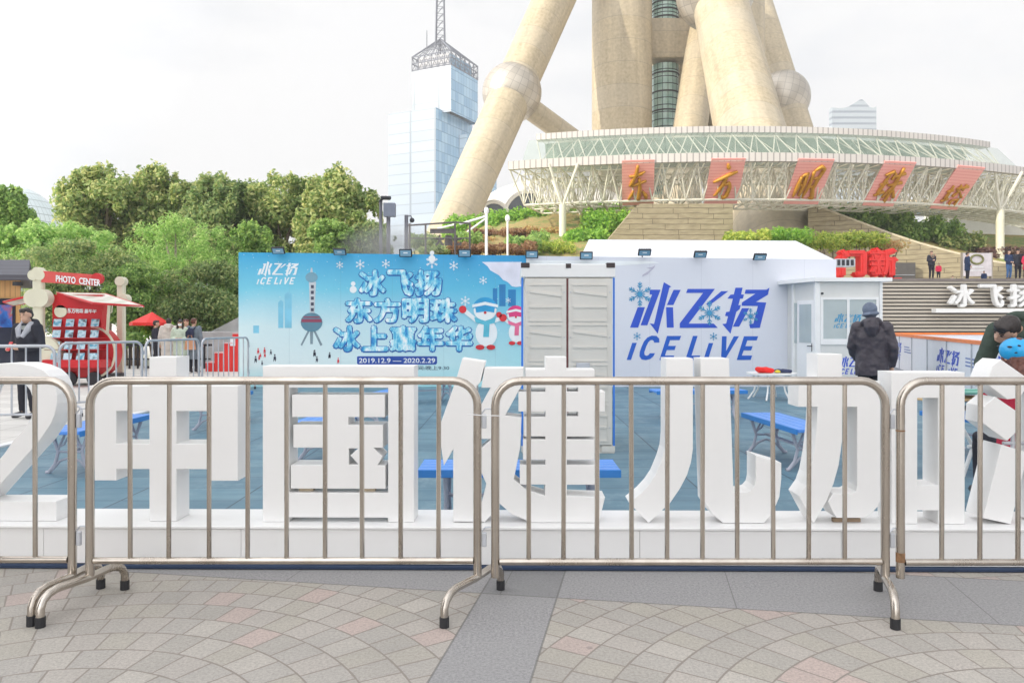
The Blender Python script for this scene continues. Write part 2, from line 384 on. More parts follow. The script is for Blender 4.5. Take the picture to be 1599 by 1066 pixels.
letters = [
 ('big_digit', 'large white digit 2 at the left end of the letter row', [[(-75,625),(-73,600),(-55,580),(-30,572),(0,570),(25,570),(45,574),(62,581),(73,591),(79,603),(83,618),(83,632),(79,650),(73,664),(54,692),(0,751),(-32,787),(82,787),(82,816),(-82,816),(-82,790),(-20,735),(0,713),(16,690),(35,670),(43,658),(47,642),(47,626),(42,611),(33,600),(20,595),(0,594),(-20,596),(-35,608),(-40,625)]]),
 ('big_letter', 'large white character 中, second in the letter row', [[(231,560),(272,560),(272,605),(369,605),(369,752),(322,752),(322,734),(272,734),(272,816),(231,816),(231,734),(177,734),(177,752),(136,752),(136,605),(231,605)],[(177,643),(231,643),(231,696),(177,696)],[(272,643),(322,643),(322,696),(272,696)]]),
 ('big_letter', 'large white square character 国, third in the letter row', [[(410,574),(646,574),(646,816),(607,816),(607,809),(450,809),(450,816),(410,816)],[(450,606),(607,606),(607,772),(450,772)],[(456,619),(600,619),(600,652),(543,652),(543,666),(597,666),(597,700),(581,700),(596,715),(588,729),(601,729),(601,764),(454,764),(454,729),(504,729),(504,700),(458,700),(458,666),(504,666),(504,652),(456,652)],[(543.5,701),(561,701),(548,713),(562,728),(543.5,728)]]),
 ('big_letter', 'large white character 健, fourth in the letter row', [[(723,562),(757,567),(750,598),(744,604),(744,815),(709,815),(709,700),(694,726),(686,672),(714,593)],
   [(758,577),(817,577),(817,598),(788,651),(814,654),(812,700),(802,750),(822,767),(852,776),(853,757),(813,757),(813,728),(853,728),(853,718),(818,718),(818,688),(853,688),(853,682),(820,682),(820,653),(853,653),(853,643),(811,643),(811,614),(853,614),(853,606),(822,606),(822,579),(853,579),(853,560),(884,560),(884,579),(928,579),(928,614),(944,614),(944,643),(928,643),(928,682),(885,682),(885,688),(928,688),(928,718),(885,718),(885,728),(934,728),(934,757),(885,757),(885,776),(944,778),(935,816),(830,816),(800,803),(780,786),(771,800),(757,816),(747,812),(761,757),(748,728),(748,706),(767,689),(777,704),(781,686),(746,686),(746,646),(751,637),(768,606),(753,606)],
   [(885,606),(904,606),(904,613.5),(885,613.5)],[(885,643.5),(904,643.5),(904,652),(885,652)]]),
 ('big_letter', 'large white character 儿 of two curved legs, fifth in the letter row', [[(1041,565),(1081,565),(1081,705),(1078,725),(1072,745),(1061,766),(1046,788),(1013,819),(984,789),(1002,774),(1014,761),(1024,746),(1034,722),(1039,705),(1041,685)],
   [(1094,565),(1137,565),(1144,773),(1164,773),(1172,770),(1178,763),(1180,753),(1180,716),(1218,727),(1218,751),(1215,779),(1205,803),(1191,819),(1129,819),(1112,805),(1101,788)]]),
 ('big_letter', 'large white character 加, sixth in the letter row', [[(1276,559),(1312,559),(1312,601),(1371,601),(1371,785),(1367,794),(1357,805),(1346,811),(1305,811),(1299,802),(1292,787),(1299,775),(1328,775),(1335,771),(1337,763),(1337,639),(1312,639),(1312,692),(1307,729),(1299,758),(1289,784),(1269,819),(1247,778),(1258,762),(1264,745),(1270,712),(1274,676),(1276,639),(1246,639),(1246,601),(1276,601)],
   [(1390,587),(1501,587),(1501,820),(1462,820),(1462,799),(1428,799),(1428,820),(1390,820)],[(1428,625),(1462,625),(1462,762),(1428,762)]]),
 ('big_letter', 'large white character 油 with three slanted dots, right end of the letter row', [[(1546,577),(1557,568),(1602,600),(1586,626),(1568,628),(1535,604)],[(1549,626),(1581,648),(1583,676),(1567,692),(1530,665),(1532,640)],[(1559,700),(1598,712),(1572,821),(1531,812)],
   [(1612,612),(1664,612),(1664,570),(1704,570),(1704,612),(1762,612),(1762,818),(1612,818)],[(1650,648),(1664,648),(1664,696),(1650,696)],[(1704,648),(1724,648),(1724,696),(1704,696)],[(1650,734),(1664,734),(1664,782),(1650,782)],[(1704,734),(1724,734),(1724,782),(1704,782)]])]
M['bevel_white'] = M['lam']
for (nm, lab, loops) in letters:
    xs = [p[0] for lp in loops for p in lp]; cxm = (min(xs) + max(xs)) / 2
    base = P(cxm, 817, DL); base.z = ZP + .001; base.y = DL + TH / 2; base = Vector(rp(base))
    vf = flat_mesh(pxloops(loops, DL), TH, .0035)
    zmin = min(v[2] for v in vf[0])
    g = MB(); g.add([(v[0], v[1] + DL + TH / 2, v[2] + (ZP + .0015 - zmin)) for v in vf[0]], vf[1]); rot(g)
    t = thing(nm, lab, 'sign letter', base, 0, 'white letters standing on the plinth')
    g.build('letter_body', M['lam'], t)
    if '国' in lab:
        for xx in (462, 560): 
            g = MB(); p = P(xx + 12, 768, DL); g.box((p.x, DL + .07, p.z + .003), (.09, .05, .040)); rot(g).build('support_block', (bpy.data.materials.get('pale_wood') or mat('pale_wood', (.62, .52, .38), .7)), t)
    if '加' in lab:
        g = MB(); p = P(1325, 815, DL); g.box((p.x, DL + .06, ZP + .012), (.17, .03, .022)); rot(g).build('support_block', mat('brown_wood', (.33, .24, .16), .8), t)
    if '油' in lab:
        g = MB(); g.tube([P(1560, 690, DL + .1), P(1640, 690, DL + .1)], .012); g.tube([P(1570, 610, DL + .1), P(1640, 610, DL + .1)], .012); g.tube([P(1575, 700, DL + .1), P(1575, 640, DL + .1)], .012)
        rot(g).build('support_rod', M['galv'], t)
# ---------------------------------------------------------------- crowd barriers (local: along +X, feet at z=0)
def arcpts(c, r, a0, a1, ax, n=5):
    out = []
    for i in range(n + 1):
        q = a0 + (a1 - a0) * i / n; out.append((c[0] + r * cos(q) * ax[0], c[1], c[2] + r * sin(q)))
    return out
def make_barrier(L, bars, group, label, mt, zt=1.218, zb=.237, foot=None, rr=.0225, hooks=True, left_open=False):
    t = thing('crowd_barrier', label, 'barrier', (0, 0, 0), 0, group)
    r = .13; z0 = .155
    path = [(0, 0, z0)] + [(0, 0, zt - r - rr)] + [(r - r * cos(q), 0, zt - rr - r + r * sin(q)) for q in [pi / 2 * i / 6 for i in range(1, 7)]] + \
           [(L - r + r * sin(q), 0, zt - rr - r + r * cos(q)) for q in [pi / 2 * i / 6 for i in range(0, 7)]] + [(L, 0, z0)]
    g = MB(); g.tube(path, rr, 12); g.build('frame', mt, t, True, 'auto')
    g = MB(); g.tube([(rr, 0, zb), (L - rr, 0, zb)], .0185, 10); g.build('bottom_rail', mt, t, True, 'auto')
    for bx in bars:
        g = MB(); g.tube([(bx, 0, zb + .012), (bx + random.uniform(-.004, .004), 0, zt - 2 * rr + .004)], .0128, 8); g.build('bar', mt, t, True, 'auto')
    if hooks:
        for hz_ in (.33, .96):
            g = MB(); g.tube([(L + rr, 0, hz_ + .06), (L + rr + .02, 0, hz_ + .085), (L + .075, 0, hz_ + .085)], .0045, 6)
            g.box((L + rr + .014, 0, hz_ + .02), (.024, .02, .075), 0, .003); g.build('hook', M['galv'], t, True)
    for (fx, skew) in (foot or []):
        ft = []; y0, y1 = -.30, .24
        prof = [(y0, .03), (y0, .09), (y0 + .015, .125), (y0 + .05, .15), (y0 + .10, .160), (-.02, .150), (y1 - .12, .155), (y1 - .07, .150), (y1 - .025, .130), (y1, .09), (y1, .03)]
        g = MB(); g.tube([(fx + skew * yy, yy, zz) for yy, zz in prof], .021, 10); fo = g.build('foot', mt, t, True, 'auto')
        for yy in (y0, y1):
            g = MB(); g.tube([(fx + skew * yy, yy, .001), (fx + skew * yy, yy, .052)], .0245, 10); g.build('rubber_cap', M['rubber'], fo, True)
    return t
random.seed(3)
DB = 4.10
def bx(px): return (px - CX) / FPX * DB
def pbars(x0, lst): return [bx(p) - bx(x0) for p in lst]
grpF = 'steel barriers along the front'
b0 = make_barrier(bx(110) - bx(-500), pbars(-500, [52, -8, -68, -128, -188, -248, -308, -368, -428]), grpF, 'steel crowd barrier cut off by the left edge, in front of the white digit 2', M['steel'], foot=[(bx(110) - bx(-500), .1)])
b0.location = (bx(-500), DB + .02, 0)
b1 = make_barrier(bx(746) - bx(141), pbars(141, [204, 264, 327, 387, 448, 508, 566, 626, 685]), grpF, 'steel crowd barrier in front of the white characters 中 and 国, two feet showing', M['steel'], foot=[(0, .27), (bx(746) - bx(141), .50)])
b1.location = (bx(141), DB, 0)
b2 = make_barrier(bx(1380) - bx(774), pbars(774, [826, 880, 932, 986, 1041, 1096, 1150, 1206, 1261, 1317]), grpF, 'steel crowd barrier in front of the white characters 健, 儿 and 加', M['steel'], foot=[(bx(1380) - bx(774), .32)])
b2.location = (bx(774), DB - .02, 0)
b3 = make_barrier(2.1, pbars(1402, [1466, 1525, 1584, 1642, 1700, 1758, 1816, 1874]), grpF, 'steel crowd barrier cut off by the right edge, rusty at its hinge post', M['steel'], foot=[(2.1, .2)])
b3.location = (bx(1402), DB - .03, 0)
g = MB(); g.tube([(0, 0, .24), (0, 0, .29)], .0231, 12); g.build('rust_patch', M['rust'], b3, True)
g = MB(); g.tube([(0, 0, .93), (0, 0, .938)], .0231, 12); g.build('rust_patch', M['rust'], b3, True)
g = MB(); c0 = P(760, 648, DB - .03)
g.tube([(c0.x - .10, c0.y - .005, c0.z + .006), (c0.x - .02, c0.y - .012, c0.z), (c0.x + .05, c0.y - .012, c0.z - .001), (c0.x + .08, c0.y, c0.z - .004)], .0028, 6)
tag(g.build('cable_tie', M['white']), 'thin white cable tie joining the two middle front barriers', 'cable tie')
# back barriers on the left
grpB = 'barriers beside the photo kiosk'
def place_barrier(x0, Y0, x1, Y1, label, n):
    a0 = Vector(((x0 - CX) / FPX * Y0, Y0, 0)); a1 = Vector(((x1 - CX) / FPX * Y1, Y1, 0)); d = a1 - a0; Lb = d.length
    b = make_barrier(Lb, [Lb * (i + 1) / (n + 1) for i in range(n)], grpB, label, M['galv'], zt=1.2, zb=.2, foot=[(.18, 0), (Lb - .18, 0)], hooks=True)
    b.location = a0; b.rotation_euler = (0, 0, math.atan2(d.y, d.x)); return b
place_barrier(-140, 10.9, 86, 11.0, 'grey steel barrier in front of the young man in the dark jacket', 9)
place_barrier(93, 12.4, 222, 13.7, 'grey steel barrier before the red photo kiosk', 8)
place_barrier(228, 14.4, 311, 16.0, 'grey steel barrier in front of the huddled group of people', 8)
place_barrier(316, 16.3, 388, 17.9, 'grey steel barrier ending at the blue banner, before the red steps', 8)
# ---------------------------------------------------------------- flat graphics helpers
def fit_text(txt, x0, x1, y0, y1, Y, depth, bold=.02, shear=0, rx=None):
    """text whose bounding box fills the photo box at depth Y (front face at Y-depth)"""
    vs, fs = text_mesh(txt, 1.0, .1, 0, shear, 'LEFT')
    if bold > 0:                                    # heavier strokes: shifted copies, each a hair further back
        n0 = len(vs); v0 = list(vs); f0 = list(fs); k = 0
        for (ox, oz) in ((1, 0), (-1, 0), (0, 1), (0, -1), (.7, .7), (-.7, .7), (.7, -.7), (-.7, -.7)):
            k += 1; vs = vs + [(v[0] + ox * bold, v[1] + .0035 * k * (1 if v[1] < 0 else -1), v[2] + oz * bold) for v in v0]; fs = fs + [tuple(i + n0 * k for i in f) for f in f0]
    a0 = min(v[0] for v in vs); a1 = max(v[0] for v in vs); b0_ = min(v[2] for v in vs); b1_ = max(v[2] for v in vs)
    p = P(x0, y1, Y); q = P(x1, y0, Y)
    return [(p.x + (v[0] - a0) / (a1 - a0) * (q.x - p.x), Y - depth / 2 + v[1] / .1 * depth, p.z + (v[2] - b0_) / (b1_ - b0_) * (q.z - p.z)) for v in vs], fs
def gfx(name, loops, Y, d, m, parent, x0=0, y0=0, s=1, label=None):
    vf = flat_mesh(pxloops(loops, Y, x0, y0, s), d); g = MB(); g.add([(v[0], v[1] + Y - d / 2, v[2]) for v in vf[0]], vf[1])
    o = g.build(name, m, parent)
    if label: o['label'] = label
    return o
def gfx_each(name, loops, *a_, **k_):
    for lp in loops: o = gfx(name, [lp], *a_, **k_)
    return o
def disc(cx, cy, rx, ry=None, n=20, a0=0, a1=2 * pi):
    ry = ry or rx; return [(cx + rx * cos(a0 + (a1 - a0) * k / n), cy + ry * sin(a0 + (a1 - a0) * k / n)) for k in range(n)]
def flake_loops(cx, cy, r, th=.085):
    L_ = []
    def bar(x0, y0, x1, y1, w):
        d = math.hypot(x1 - x0, y1 - y0); nx, ny = -(y1 - y0) / d * w / 2, (x1 - x0) / d * w / 2
        return [(x0 + nx, y0 + ny), (x1 + nx, y1 + ny), (x1 - nx, y1 - ny), (x0 - nx, y0 - ny)]
    for k in range(6):
        a_ = pi / 2 + k * pi / 3; c_, s_ = cos(a_), sin(a_)
        L_.append(bar(cx + c_ * r * .1, cy + s_ * r * .1, cx + c_ * r, cy + s_ * r, r * th))
        for q, ln in ((.5, .28), (.72, .24)):
            for e in (-1, 1):
                b_ = a_ + e * pi / 4.5; bx_, by_ = cx + c_ * r * q, cy + s_ * r * q
                L_.append(bar(bx_ + cos(b_) * r * .05, by_ + sin(b_) * r * .05, bx_ + cos(b_) * r * ln, by_ + sin(b_) * r * ln, r * th * .9))
        b_ = a_ + pi / 6; L_.append(bar(cx + cos(b_) * r * .12, cy + sin(b_) * r * .12, cx + cos(b_) * r * .42, cy + sin(b_) * r * .42, r * th * .8))
    return L_
def flake(name, cx, cy, r, Y, m, parent, x0=0, y0=0, s=1):
    g = MB(); k = 0
    for lp in flake_loops(cx, cy, r):
        pts = pxloops([lp], Y, x0, y0, s)[0]
        g.vprism(pts, Y - .004 - k * .00015, Y); k += 1
    pts = pxloops([disc(cx, cy, r * .2, n=12)], Y, x0, y0, s)[0]; g.vprism(pts, Y - .012, Y)
    return g.build(name, m, parent)
LOGO_CJK = [[(175,330),(250,330),(180,542),(95,542)],[(300,148),(412,148),(275,518),(205,518),(325,198),(300,198)],[(447,70),(525,118),(505,125),(383,605),(300,497),(345,505)],
 [(548,150),(622,150),(545,308),(478,308)],[(470,330),(542,330),(550,542),(478,542)],[(695,140),(978,140),(705,500),(965,500),(1008,545),(612,545),(612,498),(855,182),(678,182)],
 [(1045,163),(1118,163),(935,300),(885,300)],[(1192,127),(1266,127),(1250,197),(1280,200),(1268,242),(1240,242),(1222,310),(1248,307),(1235,350),(1200,380),(1140,605),(1055,505),(1095,500),(1115,425),(1083,420),(1095,380),(1130,375),(1165,242),(1108,240),(1140,200),(1175,197)],
 [(1298,148),(1515,148),(1545,127),(1530,200),(1405,275),(1512,282),(1445,545),(1345,548),(1335,510),(1378,500),(1425,318),(1255,315),(1260,280),(1400,190),(1288,190)],[(1260,340),(1335,340),(1230,532),(1165,532)]]
LOGO_LAT = [[(118,700),(165,700),(105,878),(60,878)],[(400,697),(345,697),(343,682),(325,670),(305,675),(285,695),(265,735),(243,800),(248,825),(265,835),(285,828),(302,808),(355,808),(338,840),(305,868),(260,880),(215,872),(193,840),(195,800),(215,740),(240,685),(275,645),(320,625),(370,628),(398,655)],
 [(480,628),(627,628),(610,672),(512,672),(492,732),(572,732),(558,775),(478,775),(458,832),(555,832),(540,878),(400,878)],[(750,628),(798,628),(735,832),(825,832),(808,878),(670,878)],[(915,702),(960,702),(905,878),(858,878)],
 [(1052,632),(1100,632),(1095,785),(1175,632),(1228,632),(1080,878),(1042,878)],[(1280,632),(1428,632),(1412,675),(1315,675),(1295,735),(1370,735),(1355,778),(1278,778),(1258,832),(1365,832),(1350,878),(1205,878)]]
def logo(parent, m, bx0, by0, bx1, by1, Y, d=.004, m2=None, surf=None, flakes=False):
    """brand lettering scaled into a photo box; surf maps (x,z) on the plane when it is not frontal"""
    sx = 1485 / (bx1 - bx0); sy = 810 / (by1 - by0)
    for nm, loops, mm in (('chinese_lettering', LOGO_CJK, m), ('latin_lettering', LOGO_LAT, m2 or m)):
        lp = [[(bx0 + (x - 60) / sx, by0 + (y - 70) / sy) for x, y in q] for q in loops]
        gfx(nm, lp, Y, d, mm, parent)
M['navy'] = mat('navy_print', srgb(38, 82, 200), .5, var=.04)
M['navy2'] = mat('blue_print', srgb(20, 92, 196), .5, var=.04)
M['teal'] = mat('teal_print', srgb(60, 150, 195), .5, var=.05)
M['wprint'] = mat('white_print', (.86, .90, .92), .5, var=.03)
# ---------------------------------------------------------------- hoarding: blue banner and white banner
YW = 18.2
def X_(px, Y=YW): return (px - CX) / FPX * Y
a = NM('winter_scene_print', .5); x, y, z = a.pos('world')
h = z / 3.25
base = a.ramp(h + a.noise(.9, 4, a.vec) * .10 - .05, [(.0, srgb(175, 226, 232)), (.16, srgb(226, 241, 242)), (.45, srgb(212, 236, 240)), (.72, srgb(120, 206, 230)), (1, srgb(40, 165, 218))])
right = a.ramp((x + 6.5) / 7.0, [(.25, (0, 0, 0)), (1, (1, 1, 1))])
base = a.mix(right * .8, base, a.ramp(h, [(0, srgb(165, 228, 236)), (.3, srgb(140, 214, 230)), (.6, srgb(64, 186, 224)), (1, srgb(24, 146, 212))]))
vz = a.n('ShaderNodeTexVoronoi'); vz.inputs['Scale'].default_value = 11; a.t.links.new(a.vec, vz.inputs['Vector'])
dots = X(a.t, vz.outputs['Distance']).lt(.10) * a.wn((x * 11).floor(), (z * 11).floor()).gt(.4) * h.gt(.35)
base = a.mix(dots * .7, base, (.9, .95, .97)); seam = ((x + .4) / 1.22).fract().lt(.006); base = a.mix(seam * .35, base, (.12, .3, .4)); a.bump(a.noise(1.4, 3, a.vec) + a.noise(9, 2, a.vec) * .15, .05, .4); a.col(base); M['poster'] = a.m
t = thing('event_hoarding', 'long blue winter scene banner wall with ice lettering and printed snowmen', 'banner wall', (X_(597), YW + .2, 0))
g = MB(); g.vprism([(X_(373), 0), (X_(822), 0), (X_(822), P(0, 399, YW).z), (X_(373), P(0, 394, YW).z)], YW, YW + .12); g.build('banner_panel', M['poster'], t)
g = MB(); 
for xx in (374, 480, 590, 700, 810): g.b2((X_(xx) - .03, YW + .125, 0), (X_(xx) + .03, YW + .19, 3.05))
for zz in (.3, 1.6, 3.0): g.b2((X_(374) + .035, YW + .195, zz), (X_(815), YW + .25, zz + .05))
g.build('back_frame', M['galv'], t)
K = 3.331
def q(lst): return [[(360 + x / K, 360 + y / K) for x, y in lp] for lp in lst]
logo(t, M['wprint'], 401, 408, 467, 444, YW, .004)
# printed tower
tw = gfx('printed_tower', [[(483, 440), (494, 440), (491.5, 490), (484.5, 490)], [(486, 418), (488, 418), (489.5, 430), (484.5, 430)]], YW - .0005, .004, mat('print_grey', srgb(205, 212, 218), .6), t)
gfx_each('printed_window', [[(486, 445 + k * 9), (490.5, 445 + k * 9), (490.5, 450 + k * 9), (486, 450 + k * 9)] for k in range(5)], YW - .005, .002, mat('print_dark', srgb(70, 75, 95), .6), tw)
gfx('printed_sphere', [disc(487, 433, 9.5, 8)], YW - .0055, .003, mat('print_steel', srgb(120, 165, 185), .6), tw)
gfx('printed_sphere', [disc(487, 503, 17, 15)], YW - .0055, .003, mat('print_steel2', srgb(95, 140, 160), .6), tw)
gfx('printed_band', [[(471.5, 498), (502.5, 498), (503, 503), (471, 503)], [(475, 494), (499, 494), (500.5, 496), (473.5, 496)]], YW - .009, .002, mat('print_maroon', srgb(150, 70, 95), .6), tw)
gfx('printed_leg', [[(481, 516), (484, 517), (472, 540), (470, 538)], [(484.5, 518), (489.5, 518), (489, 537), (485, 537)], [(490, 517), (493, 516), (504, 538), (501, 540)]], YW - .0005, .0035, mat('print_steel3', srgb(130, 150, 160), .6), tw)
M['paleblue'] = mat('pale_skyline_print', srgb(130, 200, 226), .6)
gfx_each('printed_skyline', [[(435, 512), (435, 472), (439, 468), (443, 471), (443, 512)], [(445, 512), (445, 460), (450, 455), (456, 459), (456, 512)], [(396, 520), (396, 508), (405, 508), (405, 520)]], YW, .002, M['paleblue'], t)
gfx_each('printed_skyline', [[(770, 480), (770, 450), (777, 450), (777, 480)], [(780, 478), (780, 444), (790, 444), (790, 478)], [(794, 478), (794, 452), (806, 452), (806, 478)]], YW, .002, mat('skyline_print2', srgb(40, 130, 190), .6), t)
# ice lettering
a = NM('ice_letter_print', .45); x, y, z = a.pos('world'); n_ = a.noise(9, 4, a.vec, .6, scl=(1, 1, .45)); 
a.col(a.ramp(n_, [(.34, srgb(35, 135, 205)), (.43, srgb(85, 190, 228)), (.53, srgb(170, 228, 243)), (.64, srgb(245, 252, 254))])); M['icel'] = a.m
M['iced'] = mat('ice_shadow_print', srgb(18, 100, 178), .5, var=.2, ns=12)
for txt, bxx in (('冰飞扬', (561, 690, 421, 462)), ('东方明珠', (540, 714, 465, 504)), ('冰上嘉年华', (521, 738, 508, 548))):
    cw = (bxx[1] - bxx[0] + 2) / len(txt)
    for k, ch in enumerate(txt):
        xa = bxx[0] + k * cw; g = MB(); g.add(*fit_text(ch, xa - 1.5, xa + cw + .2, bxx[2] - 1, bxx[3] + 2.5, YW - .00002 * k, .005, .088)); g.build('ice_lettering_edge', M['iced'], t)
        g = MB(); g.add(*fit_text(ch, xa, xa + cw - 1.8, bxx[2], bxx[3], YW - .0055, .003, .050)); g.build('ice_lettering', M['icel'], t)
gfx('date_plate', [[(558, 557), (560, 556), (681, 556), (683, 557), (683, 567), (681, 569), (560, 569), (558, 567)]], YW, .004, mat('date_blue', srgb(30, 75, 165), .5), t)
g = MB(); g.add(*fit_text('2019.12.9 — 2020.2.29', 561, 680, 559, 566.5, YW - .0045, .003, .012)); g.build('date_lettering', M['wprint'], t)
g = MB(); g.add(*fit_text('活动时间:晚上9:30', 622, 702, 571, 577.5, YW, .004, .012)); g.build('opening_hours_lettering', mat('grey_print', srgb(70, 100, 120), .6), t)
for (fx_, fy_, fr) in ((531, 414, 6), (563, 413, 7.5), (603, 412, 7), (675, 409, 10), (709, 415, 7.5), (755, 438, 6.5), (727, 470, 8), (794, 469, 4.5)):
    flake('printed_snowflake', fx_, fy_, fr, YW, M['wprint'], t)
random.seed(8)
M['redp'] = mat('red_print', srgb(215, 45, 55), .6); M['darkp'] = mat('dark_print', srgb(50, 55, 75), .6)
for k in range(15):
    xx, yy = random.choice([(random.uniform(398, 450), random.uniform(545, 566)), (random.uniform(490, 545), random.uniform(545, 562))]); s_ = random.uniform(.6, 1.1)
    gfx('printed_skater', [[(xx - 1.5 * s_, yy), (xx + 1.5 * s_, yy), (xx + 2 * s_, yy + 4 * s_), (xx + 1 * s_, yy + 8 * s_), (xx, yy + 4 * s_), (xx - 2 * s_, yy + 8 * s_)], disc(xx, yy - 2 * s_, 1.3 * s_, n=8)], YW, .003, random.choice([M['redp'], M['darkp'], M['darkp']]), t)
for (xx, yy) in ((552, 452), (675, 404)):
    gfx('printed_small_snowman', [disc(xx, yy, 5.5, n=16), disc(xx, yy - 9, 3.6, n=14)], YW - .0045, .002, M['wprint'], t)
def snowman(cx, cy, s_, hat, scarf, lab):
    e = 0
    b = gfx('printed_snowman', [disc(cx + 2 * s_, cy + 36 * s_, 17 * s_, 21 * s_)], YW - .0095, .003, M['wprint'], t, label=lab)
    gfx('printed_head', [disc(cx, cy, 18 * s_, 16 * s_)], YW - .013, .002, M['wprint'], b)
    gfx('printed_arm', [[(cx - 14 * s_, cy + 20 * s_), (cx - 34 * s_, cy + 4 * s_), (cx - 30 * s_, cy - 2 * s_), (cx - 12 * s_, cy + 14 * s_)], [(cx + 14 * s_, cy + 20 * s_), (cx + 26 * s_, cy + 16 * s_), (cx + 26 * s_, cy + 10 * s_), (cx + 14 * s_, cy + 13 * s_)]], YW - .0096, .003, M['wprint'], b)
    gfx('printed_hat', [disc(cx, cy - 3 * s_, 19 * s_, 17 * s_, 16, pi, 2 * pi) + [(cx + 19 * s_, cy - 3 * s_)], ], YW - .0155, .002, hat, b)
    gfx('printed_hat_band', [[(cx - 20 * s_, cy - 4 * s_), (cx, cy - 8 * s_), (cx + 20 * s_, cy - 4 * s_), (cx + 20 * s_, cy - 8.5 * s_), (cx, cy - 13 * s_), (cx - 20 * s_, cy - 8.5 * s_)]], YW - .018, .002, M['wprint'], b)
    gfx('printed_goggles', [[(cx - 15 * s_, cy - 3 * s_), (cx + 15 * s_, cy - 3 * s_), (cx + 14 * s_, cy + 4 * s_), (cx + 2 * s_, cy + 2 * s_), (cx - 14 * s_, cy + 4 * s_)]], YW - .018, .002, hat, b)
    gfx('printed_nose', [disc(cx, cy + 4 * s_, 2.2 * s_, n=10)], YW - .0205, .002, M['redp'], b)
    gfx('printed_scarf', [[(cx - 17 * s_, cy + 11 * s_), (cx, cy + 17 * s_), (cx + 17 * s_, cy + 11 * s_), (cx + 15 * s_, cy + 20 * s_), (cx + 7 * s_, cy + 22 * s_), (cx + 6 * s_, cy + 42 * s_), (cx - 3 * s_, cy + 42 * s_), (cx - 2 * s_, cy + 23 * s_), (cx - 15 * s_, cy + 19 * s_)]], YW - .018, .002, scarf, b)
    gfx_each('printed_mitten', [disc(cx - 35 * s_, cy - 1 * s_, 6 * s_, n=12), disc(cx + 28 * s_, cy + 12 * s_, 6 * s_, n=12), disc(cx - 8 * s_, cy + 58 * s_, 7 * s_, 4 * s_, 12), disc(cx + 9 * s_, cy + 58 * s_, 7 * s_, 4 * s_, 12)], YW - .018, .002, M['redp'], b)
snowman(758, 484, 1.0, mat('sky_print', srgb(40, 160, 215), .5), mat('aqua_print', srgb(90, 190, 215), .5), 'printed snowman with blue hat, striped scarf and red mittens')
snowman(806, 492, .75, mat('pink_print', srgb(225, 60, 130), .5), mat('pink_print2', srgb(230, 110, 150), .5), 'printed snowman with pink hat beside the container')
snow_l = [[(753, 409), (815, 409), (815, 447), (806, 448), (800, 447), (793, 440), (786, 437), (780, 430), (773, 426), (766, 422), (762, 416)]]
gfx('printed_snow_cap', snow_l, YW, .004, mat('snow_print', srgb(225, 226, 240), .6), t)
# white banner wall
a = NM('white_banner', .5); n_ = a.noise(.5, 2); x, y, z = a.pos('world'); a.col(a.mix(((x + .4) / 1.22).fract().lt(.006) * .4, a.mix(n_, srgb(212, 216, 228), srgb(226, 229, 237)), srgb(160, 165, 180))); a.bump(a.noise(1.4, 3, a.vec) + a.noise(9, 2, a.vec) * .15, .05, .4); M['wban'] = a.m
tb = thing('white_hoarding', 'plain white banner wall with a large blue logo beside the container', 'banner wall', (X_(1090), YW + .2, 0))
g = MB(); g.vprism([(X_(822.5), 0), (X_(1306), 0), (X_(1306), P(0, 405, YW).z), (X_(822.5), P(0, 399.5, YW).z)], YW + .003, YW + .12); g.build('banner_panel', M['wban'], tb)
g = MB(); g.vprism([(X_(822.5), P(0, 424, YW).z), (X_(1030), P(0, 410.5, YW).z), (X_(1020), P(0, 408, YW).z), (X_(822.5), P(0, 406, YW).z)], YW - .001, YW + .0025); g.build('printed_snow_cap', M['wprint'], tb)
gfx('printed_twig', [[(1003, 432), (1004, 429), (1018, 420), (1010, 418), (1019, 417), (1024, 414), (1022, 418), (1012, 428)]], YW, .003, mat('faint_grey_print', srgb(188, 186, 205), .6), tb)
gfx('chinese_lettering', LOGO_CJK, YW + .003, .006, M['navy'], tb, 970, 430, 6.6625)
gfx('latin_lettering', LOGO_LAT, YW + .003, .006, M['navy2'], tb, 970, 430, 6.6625)
for (cx_, cy_, rr_) in ((198, 195, 128), (922, 390, 128), (1350, 425, 85)): flake('logo_snowflake', cx_, cy_, rr_, YW - .004, M['teal'], tb, 970, 430, 6.6625)
for (cx_, cy_) in ((168, 632), (963, 635)): flake('logo_snowflake', cx_, cy_, 42, YW + .003, M['teal'], tb, 970, 430, 6.6625)
g = MB(); 
for xx in (835, 900, 1000, 1100, 1200, 1300): g.b2((X_(xx) - .03, YW + .125, 0), (X_(xx) + .03, YW + .19, 3.0))
g.build('back_frame', M['galv'], tb)
